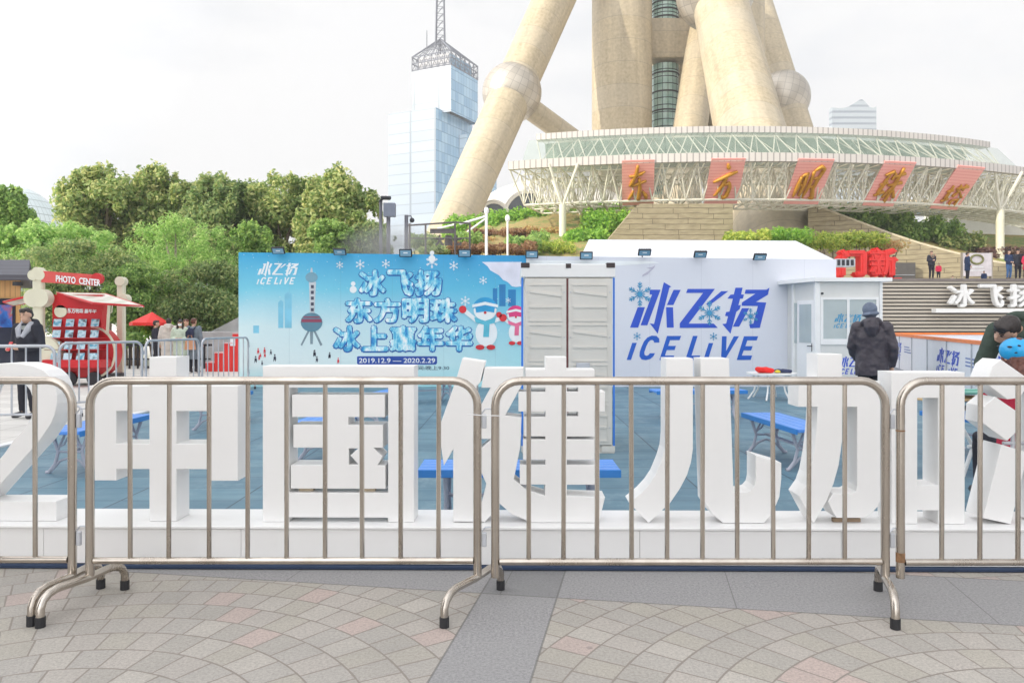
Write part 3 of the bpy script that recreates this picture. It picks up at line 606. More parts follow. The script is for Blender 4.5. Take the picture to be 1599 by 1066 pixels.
# flood lamps on the wall top
a = NM('lamp_glass', .15); a.col((.25, .45, .6)); M['lampg'] = a.m
proto = None
names = ['leftmost lamp on the blue banner wall', 'second lamp on the blue banner wall', 'lamp above the ice lettering, third along the blue wall', 'lamp above the snowmen, fourth along the blue wall', 'lamp above the left edge of the container doors', 'lamp above the right container door', 'lamp above the left end of the big blue logo', 'lamp above the middle of the big blue logo', 'rightmost lamp on the white banner wall']
for k, (px, py) in enumerate([(435, 391), (531, 393), (634, 395), (726, 395), (831, 397), (916, 399), (1007, 394), (1094, 397), (1187, 401)]):
    tilt = .75 if k in (0, 1, 6, 7, 8) else .35
    p = P(px, py, YW - .28)
    t_ = thing('flood_lamp', 'small black flood lamp, ' + names[k], 'lamp', (p.x, YW, p.z - .02), 0, 'flood lamps along the top of the banner walls')
    def tl(v):   # tilt about x, local
        y_, z_ = v[1], v[2]; return (v[0], -.28 + y_ * cos(tilt) - z_ * sin(tilt), .02 + y_ * sin(tilt) + z_ * cos(tilt))
    g = MB(); g.box((0, 0, 0), (.30, .05, .19), 0, .012)
    for i in range(7): g.box((-.12 + i * .04, .04, 0), (.008, .03, .15))
    g.v = [tl(v) for v in g.v]; hb = g.build('housing', M['dark'], t_, True)
    g = MB(); g.box((0, -.0265, 0), (.25, .003, .14)); g.v = [tl(v) for v in g.v]; g.build('glass', M['lampg'], t_, True)
    g = MB(); g.box((0, -.029, .01), (.10, .003, .03)); g.v = [tl(v) for v in g.v]; g.build('emitter', M['wprint'], t_, True)
    g = MB(); g.tube([(0, -.24, 0), (0, -.1, -.02), (0, .04, -.03), (0, .05, -.2)], .014, 6); g.build('bracket', M['dark'], t_, True)
# marquee roof behind the white wall
a = NM('tent_fabric', .6); x, y, z = a.pos('world'); a.col(a.mix(a.noise(1.2, 4, a.vec), srgb(226, 229, 238), srgb(240, 242, 247))); a.bump(a.noise(1.3, 3, a.vec, scl=(2, .5, .5)), .06, .5); M['tent'] = a.m
t = thing('marquee_tent', 'white marquee tent with pitched roof rising behind the white banner wall', 'tent', (4.5, 24, 0))
def Pp(x, y, Y): return tuple(P(x, y, Y))
e0, e1 = Pp(908, 401, 20.4), Pp(1304, 405.5, 20.4); r0, r1 = Pp(920, 374, 23.5), Pp(1243, 376, 23.5)
e0b, e1b = (e0[0] + .3, 27.0, e0[2]), (e1[0] + .9, 27.0, e1[2])
g = MB(); n_ = 5
def lerp(a, b, f): return tuple(a[i] + (b[i] - a[i]) * f for i in range(3))
for i in range(n_):
    f0, f1 = i / n_, (i + 1) / n_
    a0, a1, b0_, b1_ = lerp(e0, e1, f0), lerp(e0, e1, f1), lerp(r0, r1, f0), lerp(r0, r1, f1)
    mid = lerp(lerp(a0, a1, .5), lerp(b0_, b1_, .5), .5); mid = (mid[0], mid[1], mid[2] - .05)
    n0 = len(g.v); g.add([a0, a1, b1_, b0_, mid], [(0, 1, 4), (1, 2, 4), (2, 3, 4), (3, 0, 4)])
    c0_, c1_ = lerp(e0b, e1b, f0), lerp(e0b, e1b, f1); g.quad(b0_, b1_, c1_, c0_)
g.add([e0, r0, e0b], [(0, 1, 2)]); g.add([e1, e1b, r1], [(0, 1, 2)]); g.build('roof', M['tent'], t)
g = MB()
for pa, pb in ((e0, e1), (e1, e1b), (e1b, e0b), (e0b, e0)):
    g.quad((pa[0], pa[1], .05), (pb[0], pb[1], .05), (pb[0], pb[1], pb[2] - .01), (pa[0], pa[1], pa[2] - .01))
g.build('side_wall', M['tent'], t)
g = MB()
for p in (e0, e1, e0b, e1b): g.tube([(p[0], p[1] + .08, 0), (p[0], p[1] + .08, p[2] - .05)], .04)
g.build('tent_pole', M['galv'], t)
# ---------------------------------------------------------------- storage container with double doors
YC = 8.87
a = NM('ribbed_door_panel', .5); x, y, z = a.pos('world'); a.col(a.mix(a.noise(3, 4, a.vec), srgb(206, 203, 196), srgb(220, 217, 210))); M['cont'] = a.m
c0 = P(816, 0, YC).x; c1 = P(960, 0, YC).x; zt = P(0, 412, YC).z
t = thing('storage_container', 'narrow off-white storage container with closed double doors and blue edges', 'container', ((c0 + c1) / 2, YC + .7, 0))
g = MB(); g.b2((c0 + .035, YC + .03, .02), (c1 - .035, YC + 1.5, zt - .06)); g.build('body', M['cont'], t)
g = MB(); g.b2((c0 - .01, YC - .01, zt - .155), (c1 + .01, YC + 1.53, zt - .001), .008); hdr = g.build('header_beam', M['white_paint'], t)
g = MB()
for xx, ww in ((c0 + .035, .10), (c1 - .045, .10)): g.b2((xx - ww / 2, YC - .02, zt - .045), (xx + ww / 2, YC + .1, zt + .012), .005)
g.b2(((c0 + c1) / 2 - .03, YC - .015, zt - .05), ((c0 + c1) / 2 + .03, YC, zt + .003)); g.build('corner_casting', mat('brown_casting', (.05, .035, .035), .6), t)
g = MB(); g.b2((c0 - .012, YC - .004, .05), (c0 + .012, YC + .02, zt - .16)); g.b2((c1 - .016, YC - .004, .05), (c1 + .004, YC + .02, zt - .16)); g.build('edge_trim', mat('blue_trim', srgb(50, 120, 215), .5), t)
cm = (c0 + c1) / 2 - .012
for k, (d0, d1) in enumerate(((c0 + .03, cm - .012), (cm + .012, c1 - .03))):
    g = MB(); g.b2((d0, YC - .012, .10), (d1, YC + .026, zt - .17), .004); dr = g.build('door', M['cont'], t)
    g = MB(); hh = (zt - .27 - .12) / 3
    for i in range(4):
        zz = .14 + i * (zt - .34) / 4; z2 = zz + (zt - .34) / 4 - .035
        g.b2((d0 + .04, YC - .022, zz), (d1 - .04, YC - .0125, zz + .014)); g.b2((d0 + .04, YC - .022, z2 - .014), (d1 - .04, YC - .0125, z2))
        g.b2((d0 + .04, YC - .0215, zz + .0145), (d0 + .054, YC - .0125, z2 - .0145)); g.b2((d1 - .054, YC - .0215, zz + .0145), (d1 - .04, YC - .0125, z2 - .0145))
        m1 = zz + (z2 - zz) * .36; m2 = zz + (z2 - zz) * .68
        for zc, dz in ((m1, .0), (m2, .04)):
            g.vprism([(d0 + .06, zc + dz), (d1 - .06, zc - dz * .2), (d1 - .06, zc - dz * .2 + .022), (d0 + .06, zc + dz + .022)], YC - .024, YC - .0125)
    g.build('panel_rib', M['cont'], dr)
    g = MB()
    for i in range(4):
        for sx in (d0 + .025, d1 - .025): g.tube([(sx, YC - .018, .3 + i * .52), (sx, YC - .012, .3 + i * .52)], .008, 8)
    g.build('bolt', M['galv'], dr)
g = MB(); g.b2((cm - .0115, YC - .008, .1), (cm + .0115, YC + .02, zt - .17)); g.build('door_seam', mat('maroon_seal', srgb(105, 60, 60), .7), t)
g = MB(); g.b2((cm + .1, YC - .03, .93), (cm + .26, YC - .0125, 1.05), .004); g.build('lock_box', M['galv'], t)
g = MB(); g.b2((c0, YC, .0), (c1, YC + 1.52, .02)); g.b2((c0 - .01, YC - .012, .02), (c0 + .16, YC + .05, .09)); g.b2((c1 - .15, YC - .012, .02), (c1 + .005, YC + .05, .09)); g.build('base_rail', M['cont'], t)
# ---------------------------------------------------------------- ticket booth
YB = 16.9; sB = YB / FPX
t = thing('ticket_booth', 'white prefabricated ticket booth with half glazed door and sliding window', 'booth', (X_(1310, YB), YB + .8, 0))
xb0, xb1 = X_(1277, YB), X_(1376, YB); zb1 = P(0, 440, YB).z
xl = X_(1240, YB + .9) ; yl = YB + .9             # the left (door) face recedes
M['boothp'] = mat('booth_panel', (.85, .86, .86), .45, var=.03); M['booths'] = mat('booth_grey_panel', (.72, .73, .71), .5, var=.04)
pts = [(xb0, YB), (xb1, YB), (xb1 + .1, YB + 1.6), (xl, YB + 1.6), (xl, yl)]
g = MB(); g.prism(pts, .03, zb1); bd = g.build('body', M['booths'], t)
g = MB(); ov = [(X_(1273, YB - .15), YB - .15), (X_(1394, YB - .15), YB - .15), (X_(1394, YB - .15), YB + 1.8), (X_(1224, yl), YB + 1.8), (X_(1224, yl), yl - .05)]
g.prism(ov, zb1 + .002, zb1 + .085); g.build('roof', M['boothp'], t)
g = MB(); g.b2((xb0 - .07, YB - .06, .02), (xb0 + .05, YB + .05, zb1 - .002), .02); g.build('corner_post', M['boothp'], t); g = MB(); g.b2((xb1 - .04, YB - .03, .02), (xb1 + .03, YB + .05, zb1 - .002), .01); g.build('corner_post', M['boothp'], t); g = MB(); g.b2((xl - .04, yl - .04, .02), (xl + .04, yl + .04, zb1 - .002), .01); g.build('corner_post', M['boothp'], t)
# front window
def zz(py): return P(0, py, YB).z
wx0, wx1 = X_(1281, YB), X_(1372, YB)
g = MB(); g.b2((wx0, YB - .035, zz(468)), (wx1, YB - .001, zz(464))); g.b2((wx0, YB - .035, zz(538)), (wx1, YB - .001, zz(529))); g.b2((wx0, YB - .034, zz(529)), (wx0 + .06, YB - .001, zz(468))); g.b2((wx1 - .06, YB - .034, zz(529)), (wx1, YB - .001, zz(468))); g.b2((X_(1322, YB), YB - .04, zz(529)), (X_(1326, YB), YB - .001, zz(468)))
wf = g.build('window', M['boothp'], t)
g = MB(); g.b2((wx0 + .062, YB - .018, zz(529)), (wx1 - .062, YB - .003, zz(468))); g.build('pane', M['frosted'], wf)
logo(t, M['teal'], 1302, 489, 1346, 512, YB - .019, .004)
logo(t, M['navy'], 1309, 556, 1355, 584, YB, .004)
g = MB(); g.box((X_(1284, YB), YB - .02, zz(458)), (.04, .04, .04)); g.build('socket', M['dark'], t)
# door on the slanted left face
dv = Vector((xb0 - xl, YB - yl, 0)); Ld = dv.length; dv.normalize(); nv = Vector((dv.y, -dv.x, 0))
def dp(s_, o_, z_): p = Vector((xl, yl, 0)) + dv * s_ + nv * o_; return (p.x, p.y, z_)
def dbox(g, s0, s1, o0, o1, z0, z1):
    v = [dp(s0, o1, z0), dp(s1, o1, z0), dp(s1, o0, z0), dp(s0, o0, z0), dp(s0, o1, z1), dp(s1, o1, z1), dp(s1, o0, z1), dp(s0, o0, z1)]
    g.add(v, [(0, 3, 2, 1), (4, 5, 6, 7), (0, 1, 5, 4), (1, 2, 6, 5), (2, 3, 7, 6), (3, 0, 4, 7)])
g = MB(); dbox(g, .20 * Ld, .90 * Ld, .001, .03, .06, 2.02); dd = g.build('door', M['boothp'], t)
g = MB(); dbox(g, .30 * Ld, .80 * Ld, .031, .036, 1.07, 1.93); g.build('pane', M['frosted'], dd)
g = MB(); dbox(g, .04 * Ld, .14 * Ld, .002, .012, 1.05, 1.97); g.build('pane', M['frosted'], t)
g = MB(); g.tube([dp(.83 * Ld, .03, 1.0), dp(.83 * Ld, .08, 1.0), dp(.72 * Ld, .08, 1.0)], .012, 6); g.b2((dp(.83 * Ld, .03, 0)[0] - .015, dp(.83 * Ld, .045, 0)[1], .88), (dp(.83 * Ld, .03, 0)[0] + .015, dp(.83 * Ld, .03, 0)[1], 1.06)); g.build('handle', M['dark'], dd)
# ---------------------------------------------------------------- benches
def make_bench(label, Lb=1.75, W=.42, H=.455, group='blue slatted benches on the rubber floor'):
    t = thing('bench', label, 'bench', (0, 0, 0), 0, group)
    for k in range(4):
        yy = -W / 2 + W / 8 + k * W / 4
        g = MB(); g.box((0, yy, H - .02), (Lb, W / 4 - .008, .036), 0, .006); g.build('seat_slat', M['blue_plastic'], t, True)
    g = MB()
    for yy in (-W / 2 - .006, W / 2 + .006): g.box((0, yy, H - .03), (Lb + .004, .01, .056), 0, .003)
    g.build('edge_trim', M['blue_edge'], t, True)
    for sx in (-1, 1):
        xx = sx * (Lb / 2 - .2); g = MB()
        for sy in (-1, 1):
            g.tube([(xx, sy * (W / 2 - .03), H - .045), (xx, sy * (W / 2 - .06), H - .14), (xx, sy * (W / 2 - .09), .22), (xx, sy * (W / 2 - .06), .1), (xx, sy * (W / 2 - .0), .02), (xx, sy * (W / 2 + .03), .012)], [.02, .018, .016, .018, .02, .022], 8)
            g.tube([(xx, sy * (W / 2 - .085), .24), (xx, sy * .09, .31), (xx, sy * .05, H - .05)], .012, 6)
            g.tube([(xx, sy * (W / 2 - .02), .03), (xx, sy * .10, .13), (xx, 0, .165)], .013, 6)
            g.tube([(xx, sy * (W / 2 - .075), H - .2), (xx, sy * .06, H - .16), (xx, 0, H - .05)], .010, 6)
        g.box((xx, 0, H - .05), (.04, W - .04, .018)); g.tube([(xx, -W / 2 + .09, .22), (xx, W / 2 - .09, .22)], .011, 6)
        g.build('leg_frame', M['grey_iron'], t, True, 'auto')
    g = MB(); g.box((0, 0, .225), (Lb - .4, .05, .02)); g.build('stretcher', M['grey_iron'], t, True)
    return t
M['blue_edge'] = mat('blue_bench_edge', (.03, .22, .62), .4, var=.05)
bench0 = make_bench('blue slatted bench seen side-on in the middle, behind the white character 健', Lb=1.46)
bench0.location = (.05, 5.72, 0)
benches = [(-4.40, 8.2, pi / 2 - .02, 'blue slatted bench at the left edge of the rubber floor, between the digit 2 and 中'),
 (-4.25, 11.3, pi / 2 + .03, 'blue slatted bench partly hidden by the left edge of the white character 国'),
 (-2.05, 8.9, pi / 2 - .12, 'blue slatted bench seen through the openings of the white character 国'),
 (-1.95, 11.6, pi / 2 - .25, 'small far blue bench above the inner strokes of the white character 国'),
 (2.98, 8.35, pi / 2 + .08, 'blue slatted bench in the open between the white characters 儿 and 加'),
 (2.95, 12.2, .1, 'blue bench end showing between the two legs of the white character 儿'),
 (-1.7, 14.6, .6, 'far blue bench near the foot of the blue banner wall'),
 (5.3, 8.6, pi / 2 + .25, 'blue bench behind the white character 加, near the kneeling man')]
for (x, y, rz, lab) in benches: copy_tree(bench0, None, lab, (x, y, 0), rz)
# garden table with gloves and folded jacket
t = thing('round_table', 'white lattice garden table with clothes on it, before the booth', 'table', (X_(1205, 15.2), 15.2, 0))
g = MB(); g.tube([(0, 0, .50), (0, 0, .53)], .48, 28); g.build('tabletop', M['white_paint'], t, True)
for k in range(6):
    a_ = k * pi / 3; g = MB(); g.tube([(.36 * cos(a_), .36 * sin(a_), .50), (.30 * cos(a_), .30 * sin(a_), .35), (.34 * cos(a_), .34 * sin(a_), .18), (.46 * cos(a_), .46 * sin(a_), .01)], .018, 6)
    g.tube([(.30 * cos(a_), .30 * sin(a_), .33), (.2 * cos(a_ + .5), .2 * sin(a_ + .5), .42), (.30 * cos(a_ + 1.05), .30 * sin(a_ + 1.05), .33)], .012, 6); g.build('leg', M['white_paint'], t, True)
def blob(name, lab, cat, c, r, sq, m, seed, group=None):
    g = MB(); random.seed(seed)
    for k in range(7): g.sph((random.uniform(-1, 1) * r * sq[0] * .6, random.uniform(-1, 1) * r * sq[1] * .5, r * sq[2] * random.uniform(.3, .7)), r * random.uniform(.4, .65), 10, 7, (sq[0], sq[1], sq[2]))
    o = remeshed(g, .025, name, m, None, .03, .1); o.location = c; tag(o, lab, cat, group); return o
tz = .533
blob('glove_pile', 'heap of red gloves on the white garden table', 'gloves', (X_(1192, 15.2), 15.1, tz), .17, (1.1, .9, .6), mat('red_knit', srgb(225, 45, 40), .9), 1)
blob('scarf', 'small yellow knitted thing beside the red gloves', 'scarf', (X_(1211, 15.2), 15.05, tz), .08, (1, .9, .7), mat('yellow_knit', srgb(225, 205, 70), .9), 2)
blob('folded_jacket', 'folded navy jacket on the right of the white garden table', 'jacket', (X_(1221, 15.2), 15.15, tz), .17, (1.3, .9, .4), cloth('navy_cloth', (.05, .06, .12)), 3)
# ---------------------------------------------------------------- photo kiosk (red cart between two bone-shaped cream posts)
YK = 18.6
def kx(px): return (px - CX) / FPX * YK
def kz(py): return EYE - (py - HZ) / FPX * YK
t = thing('photo_kiosk', 'red souvenir photo cart with cream posts, open awnings and rows of sample photos', 'kiosk', (kx(120), YK + .3, 0))
def kpost(pxc, w, top, lobes, Y, nm):
    o = None
    g = MB(); g.b2((pxc - w, Y, 0), (pxc + w, Y + .16, kz(top)), .03); o = g.build(nm, M['cream'], t)
    for j_, (lx, py, r_) in enumerate(lobes):
        g = MB(); g.tube([(pxc + lx, Y - .03 - .004 * j_, kz(py)), (pxc + lx, Y + .19 + .004 * j_, kz(py))], r_, 24); g.build('post_lobe', M['cream'], o)
kpost(kx(72), .12, 424, [(-.0, 425, .10), (-.08, 431, .125), (.08, 431, .125), (-.08, 466, .215), (.08, 466, .215), (.16, 552, .42)], YK - .35, 'post')
kpost(kx(158), .09, 432, [(0, 436, .12), (.08, 465, .13)], YK + .9, 'post')
g = MB(); a0 = Vector((kx(82), YK - .3, kz(426))); a1 = Vector((kx(163), YK + .25, kz(440))); 
dx_ = (a1 - a0).normalized(); 
def slab(g, p0, p1, h, th):   # vertical slab between two plan points, top edge given
    d = Vector((p1[0] - p0[0], p1[1] - p0[1], 0)).normalized(); n = Vector((d.y, -d.x, 0)) * th / 2
    v = []
    for p, hh in ((p0, h), (p1, h)):
        for sgn in (1, -1):
            v += [(p[0] + n.x * sgn, p[1] + n.y * sgn, p[2]), (p[0] + n.x * sgn, p[1] + n.y * sgn, p[2] - hh)]
    g.add(v, [(0, 1, 5, 4), (2, 6, 7, 3), (0, 4, 6, 2), (1, 3, 7, 5), (0, 2, 3, 1), (4, 5, 7, 6)])
slab(g, (kx(80), YK - .36, kz(424.5)), (kx(161), YK - .26, kz(430)), .27, .05); sg = g.build('sign_board', mat('coral_sign', srgb(215, 85, 80), .5), t)
g = MB(); vf = fit_text('PHOTO  CENTER', 88, 156, 428, 438.5, YK - .37, .008, .03); vs = [(v[0], v[1] + (v[0] - kx(88)) * .04 - .012, v[2] - (v[0] - kx(88)) * .10) for v in vf[0]]
g.add(vs, vf[1]); g.build('photo_center_lettering', M['wprint'], sg)
g = MB(); g.tube([(kx(163), YK - .34, kz(436)), (kx(163), YK - .22, kz(436))], .13, 20); g.build('sign_disc', M['red'], sg)
# cart body: rounded red shape
M['redk'] = mat('kiosk_red', srgb(200, 30, 40), .4, var=.08)
g = MB(); prof = []
for k in range(25):
    q_ = -pi / 2 + pi * k / 24; prof.append((kx(144) + .54 * cos(q_), .80 + .60 * sin(q_)))
prof += [(kx(90), 1.40), (kx(90), .2)]
g.vprism(prof[::-1], YK, YK + .4); body = g.build('cart_body', M['redk'], t)
g = MB(); g.tube([(kx(144) + .57 * cos(q_), YK - .02, .80 + .62 * sin(q_)) for q_ in [-pi / 2 + pi * k / 20 for k in range(21)]], .03, 6); g.build('cream_rim', M['cream'], body)
g = MB(); g.b2((kx(83), YK - .02, kz(520)), (kx(160), YK + .3, kz(460))); g.build('back_panel', M['redk'], t)
# shelves stepping forward and sample photos
a = NM('sample_photo', .3); n_ = a.noise(7, 3); a.col(a.ramp(n_, [(.35, srgb(90, 160, 190)), (.5, srgb(200, 220, 230)), (.6, srgb(150, 190, 205)), (.7, srgb(90, 80, 90))])); M['photo'] = a.m
for r_, (py, yy) in enumerate(((502, .10), (519, .22), (536.5, .34), (554, .46))):
    g = MB(); g.vprism([(kx(85), kz(py + 9)), (kx(168), kz(py + 9)), (kx(168), kz(py + 8)), (kx(85), kz(py + 8))], YK - yy - .06, YK - .021); sh = g.build('shelf', M['redk'], t)
    for c_ in range(4):
        xx = kx(94 + c_ * 19.5 + r_ * 3.2) ; g = MB()
        lean = .08; w_ = .095; z0_, z1_ = kz(py + 8) + .003, kz(py + 8) + .185; y0_ = YK - yy - .03
        g.add([(xx - w_, y0_, z0_), (xx + w_, y0_, z0_), (xx + w_ - .02, y0_ + lean, z1_), (xx - w_ - .02, y0_ + lean, z1_), (xx - w_, y0_ + .012, z0_), (xx + w_, y0_ + .012, z0_), (xx + w_ - .02, y0_ + lean + .012, z1_), (xx - w_ - .02, y0_ + lean + .012, z1_)],
              [(0, 1, 2, 3), (5, 4, 7, 6), (0, 3, 7, 4), (1, 5, 6, 2), (3, 2, 6, 7), (0, 4, 5, 1)])
        g.build('sample_photo', M['photo'], sh)
g = MB(); g.vprism([(kx(88), kz(572)), (kx(176), kz(572)), (kx(176), kz(560)), (kx(88), kz(560))], YK - .55, YK - .021); g.build('front_skirt', M['redk'], t)
g = MB(); g.add(*fit_text('东方明珠 嘉年华', 106, 151, 480, 489, YK - .03, .006, .03)); g.build('kiosk_lettering', M['wprint'], t)
g = MB(); g.tube([(kx(97), YK - .06, kz(486)), (kx(97), YK - .03, kz(486))], .15, 20); g.build('cream_disc', M['cream'], t)
# awnings
def awning(p, nm):
    g = MB(); n = Vector((0, 0, .04)); v = [Vector(P(*q_)) for q_ in p]; v2 = [x_ - n for x_ in v]
    g.add([tuple(x_) for x_ in v + v2], [(0, 1, 2, 3), (7, 6, 5, 4)] + [(i, 4 + i, 4 + (i + 1) % 4, (i + 1) % 4) for i in range(4)]); aw = g.build('awning', M['awn'], t)
    g = MB(); g.tube([tuple(x_ - Vector((0, 0, .02))) for x_ in v], .028, 6, closed=True); g.build('awning_frame', M['redk'], aw)
a = NM('clear_striped_awning', .35); x, y, z = a.pos('world'); a.col(a.mix((x * 2.2).fract().lt(.5), srgb(205, 205, 190), srgb(225, 222, 212))); M['awn'] = a.m
awning([(90, 456, YK + .2), (165, 458, YK + .3), (224, 477, YK - .7), (146, 472, YK - 1.0)], 'a')
awning([(6, 470, YK - .4), (53, 459, YK + .3), (56, 470, YK + .5), (20, 475, YK + .6)], 'b')
g = MB(); g.vprism([(kx(92), kz(457)), (kx(146), kz(472)), (kx(164), kz(476)), (kx(164), kz(484)), (kx(90), kz(480))], YK - .06, YK - .022); g.build('awning_cheek', M['redk'], t)
g = MB(); g.tube([P(171, 476, YK - .6), P(168, 520, YK - .1)], .035, 8); g.tube([P(176, 474, YK - .65), P(175, 487, YK - .4), P(168, 492, YK - .1)], .015, 6); g.build('awning_arm', M['cream'], t)
for xx in (112, 150):
    g = MB(); g.tube([(kx(xx), YK - .1, .17), (kx(xx), YK - .03, .17)], .17, 18); g.build('wheel', M['dark'], t)
g = MB(); g.b2((kx(95), YK + .05, .17), (kx(168), YK + .9, .26)); g.build('chassis', M['dark'], t)
# ---------------------------------------------------------------- wooden shop with dark roof at the left edge
YS = 21.0
a = NM('timber_cladding', .6); x, y, z = a.pos('world'); st = (x / .14).fract().lt(.08)
a.col(a.mix(st, a.mix(a.noise(2, 4, a.vec, scl=(4, 4, .5)), srgb(190, 140, 85), srgb(222, 178, 120)), srgb(120, 80, 45))); M['timber'] = a.m
t = thing('shop', 'small timber clad shop with a dark overhanging roof at the left edge', 'shop', ((10 - CX) / FPX * YS - 1.5, YS + 2, 0))
def sx_(px): return (px - CX) / FPX * YS
def sz_(py): return EYE - (py - HZ) / FPX * YS
g = MB(); g.prism([(sx_(-140), YS), (sx_(33), YS), ((33 - CX) / FPX * (YS + 4) - .1, YS + 4), (sx_(-140), YS + 4)], 0, sz_(438)); g.build('wall', M['timber'], t)
a = NM('slate_roof', .7); x, y, z = a.pos('world'); a.col(a.mix((z / .12).fract().lt(.12), srgb(92, 92, 100), srgb(70, 70, 78)))
g = MB(); A = [(sx_(-150), YS - .6, sz_(430)), (sx_(56), YS - .3, sz_(430)), ((54 - CX) / FPX * (YS + 4.6), YS + 4.6, sz_(430)), (sx_(-150), YS + 4.6, sz_(430))]; B = [(sx_(-120), YS + 1.2, sz_(400)), (sx_(4), YS + 1.2, sz_(400)), ((4 - CX) / FPX * (YS + 3), YS + 3, sz_(400)), (sx_(-120), YS + 3, sz_(400))]
A2 = [(p_[0], p_[1], p_[2] - .14) for p_ in A]
g.add(A2 + A + B, [(3, 2, 1, 0)] + [(i, (i + 1) % 4, 4 + (i + 1) % 4, 4 + i) for i in range(4)] + [(4 + i, 4 + (i + 1) % 4, 8 + (i + 1) % 4, 8 + i) for i in range(4)] + [(8, 9, 10, 11)]); g.build('roof', a.m, t)
g = MB(); g.b2((sx_(-40), YS - .05, 0), (sx_(25), YS - .003, sz_(466))); op = g.build('door_opening', mat('dark_glass', (.03, .035, .06), .12), t)
a = NM('poster_print', .3); n_ = a.noise(2.6, 4); a.col(a.ramp(n_, [(.3, srgb(35, 55, 130)), (.45, srgb(45, 110, 190)), (.55, srgb(190, 90, 80)), (.62, srgb(90, 180, 190)), (.75, srgb(40, 50, 110))]))
g = MB(); g.b2((sx_(1), YS - .075, sz_(511)), (sx_(22), YS - .053, sz_(476))); g.build('poster', a.m, op)
g = MB(); g.b2((sx_(-60), YS - .03, sz_(467)), (sx_(30), YS - .004, sz_(464))); g.build('fascia', mat('tan_trim', srgb(200, 160, 100), .6), t)
g = MB(); g.tube([P(28, 440, YS - .2), P(28, 446, YS - .2)], .12, 12); g.build('ceiling_speaker', M['dark'], t)
# red umbrella, steps, low walls
Yu = 26
t = thing('parasol', 'red market parasol standing in front of the trees', 'parasol', ((238 - CX) / FPX * Yu, Yu, 0))
pu = P(238, 487, Yu); g = MB(); n_ = 8; rim = [(pu.x + .62 * cos(2 * pi * k / n_ + .3), Yu + .62 * sin(2 * pi * k / n_ + .3), pu.z - .36) for k in range(n_)]
rim = [(x_ - .1, y_, z_) for x_, y_, z_ in rim]; rl = [(x_, y_, z_ - .1) for x_, y_, z_ in rim]
g.add([tuple(pu)] + rim + rl, [(0, 1 + k, 1 + (k + 1) % n_) for k in range(n_)] + [(1 + k, 1 + n_ + k, 1 + n_ + (k + 1) % n_, 1 + (k + 1) % n_) for k in range(n_)]); g.build('canopy', M['red2'], t)
g = MB(); g.tube([(pu.x, Yu, .05), (pu.x, Yu, pu.z - .02)], .03, 8); g.tube([(pu.x, Yu, .005), (pu.x, Yu, .06)], .25, 16); g.build('pole', M['dark'], t)
# steps of red boxes
Yr = 24.0
def rx_(px): return (px - CX) / FPX * Yr
t = thing('red_steps', 'red painted steps rising to the right behind the blue banner edge', 'steps', (rx_(350), Yr + .5, 0))
for k in range(5):
    g = MB(); g.b2((rx_(321 + k * 14) + .004, Yr, 0), (rx_(335 + k * 14), Yr + 1.2, .30 + .30 * k - .03), .01); g.build('step_block', M['red2'], t)
    g = MB(); g.b2((rx_(321 + k * 14) + .002, Yr - .02, .30 + .30 * k - .028), (rx_(335 + k * 14) + .02, Yr + 1.2, .30 + .30 * k), .004); g.build('step_edge', mat('pink_edge', srgb(235, 180, 180), .6), t)
g = MB(); g.b2((rx_(360), Yr - .012, .80), (rx_(368), Yr - .002, 1.02)); g.build('white_notice', M['wprint'], t)
t = tag(MB().b2(((300 - CX) / FPX * 27, 27, 0), ((385 - CX) / FPX * 27, 27.3, 1.22), .02).build('low_wall', mat('grey_render', (.42, .42, .42), .8)), 'low grey rendered wall behind the red steps', 'wall')
g = MB(); g.vprism([((325 - CX) / FPX * 28, 0), ((395 - CX) / FPX * 28, 0), ((395 - CX) / FPX * 28, 2.0), ((325 - CX) / FPX * 28, 1.15)], 28, 28.3); tag(g.build('ramp_wall', mat('grey_render2', (.5, .5, .5), .8)), 'sloping grey parapet disappearing behind the blue banner wall', 'wall')
g = MB()
for k in range(12): g.b2(((175 + k * 13 - CX) / FPX * 25.5, 25.5, 0), ((175 + k * 13 - CX) / FPX * 25.5 + .05, 25.55, .75))
g.b2(((172 - CX) / FPX * 25.5, 25.45, .752), ((330 - CX) / FPX * 25.5, 25.6, .82)); g.b2(((172 - CX) / FPX * 25.5, 25.47, .30), ((330 - CX) / FPX * 25.5, 25.485, .35))
tag(g.build('low_railing', M['dark']), 'low dark railing in front of the shrubs on the left', 'railing')
# ---------------------------------------------------------------- ice rink boards on the right
a = NM('rink_board', .35); n_ = a.noise(5, 4); a.col(a.mix(n_, srgb(218, 223, 232), srgb(236, 239, 244)))
M['board'] = a.m
t = thing('rink_boards', 'white rink boards with an orange top rail and repeated blue lettering', 'rink boards', (10.5, 18, 0))
p0 = Vector((12.3, 25.0, 0)); p1 = Vector((7.09, 10.0, 0)); dR = (p1 - p0); LR = dR.length; dR.normalize(); nR = Vector((dR.y, -dR.x, 0))
if nR.x > 0: nR = -nR
def rb(s, o, z): p = p0 + dR * s + nR * o; return (p.x, p.y, z)
def rbox(g, s0, s1, o0, o1, z0, z1):
    v = [rb(s0, o1, z0), rb(s1, o1, z0), rb(s1, o0, z0), rb(s0, o0, z0), rb(s0, o1, z1), rb(s1, o1, z1), rb(s1, o0, z1), rb(s0, o0, z1)]
    g.add(v, [(0, 3, 2, 1), (4, 5, 6, 7), (0, 1, 5, 4), (1, 2, 6, 5), (2, 3, 7, 6), (3, 0, 4, 7)])
g = MB(); rbox(g, 0, LR, -.03, .03, .02, 1.12); g.build('board_panel', M['board'], t)
g = MB(); rbox(g, 0, LR, -.06, .05, 1.122, 1.19); g.build('top_rail', mat('orange_rail', srgb(240, 130, 60), .45), t)
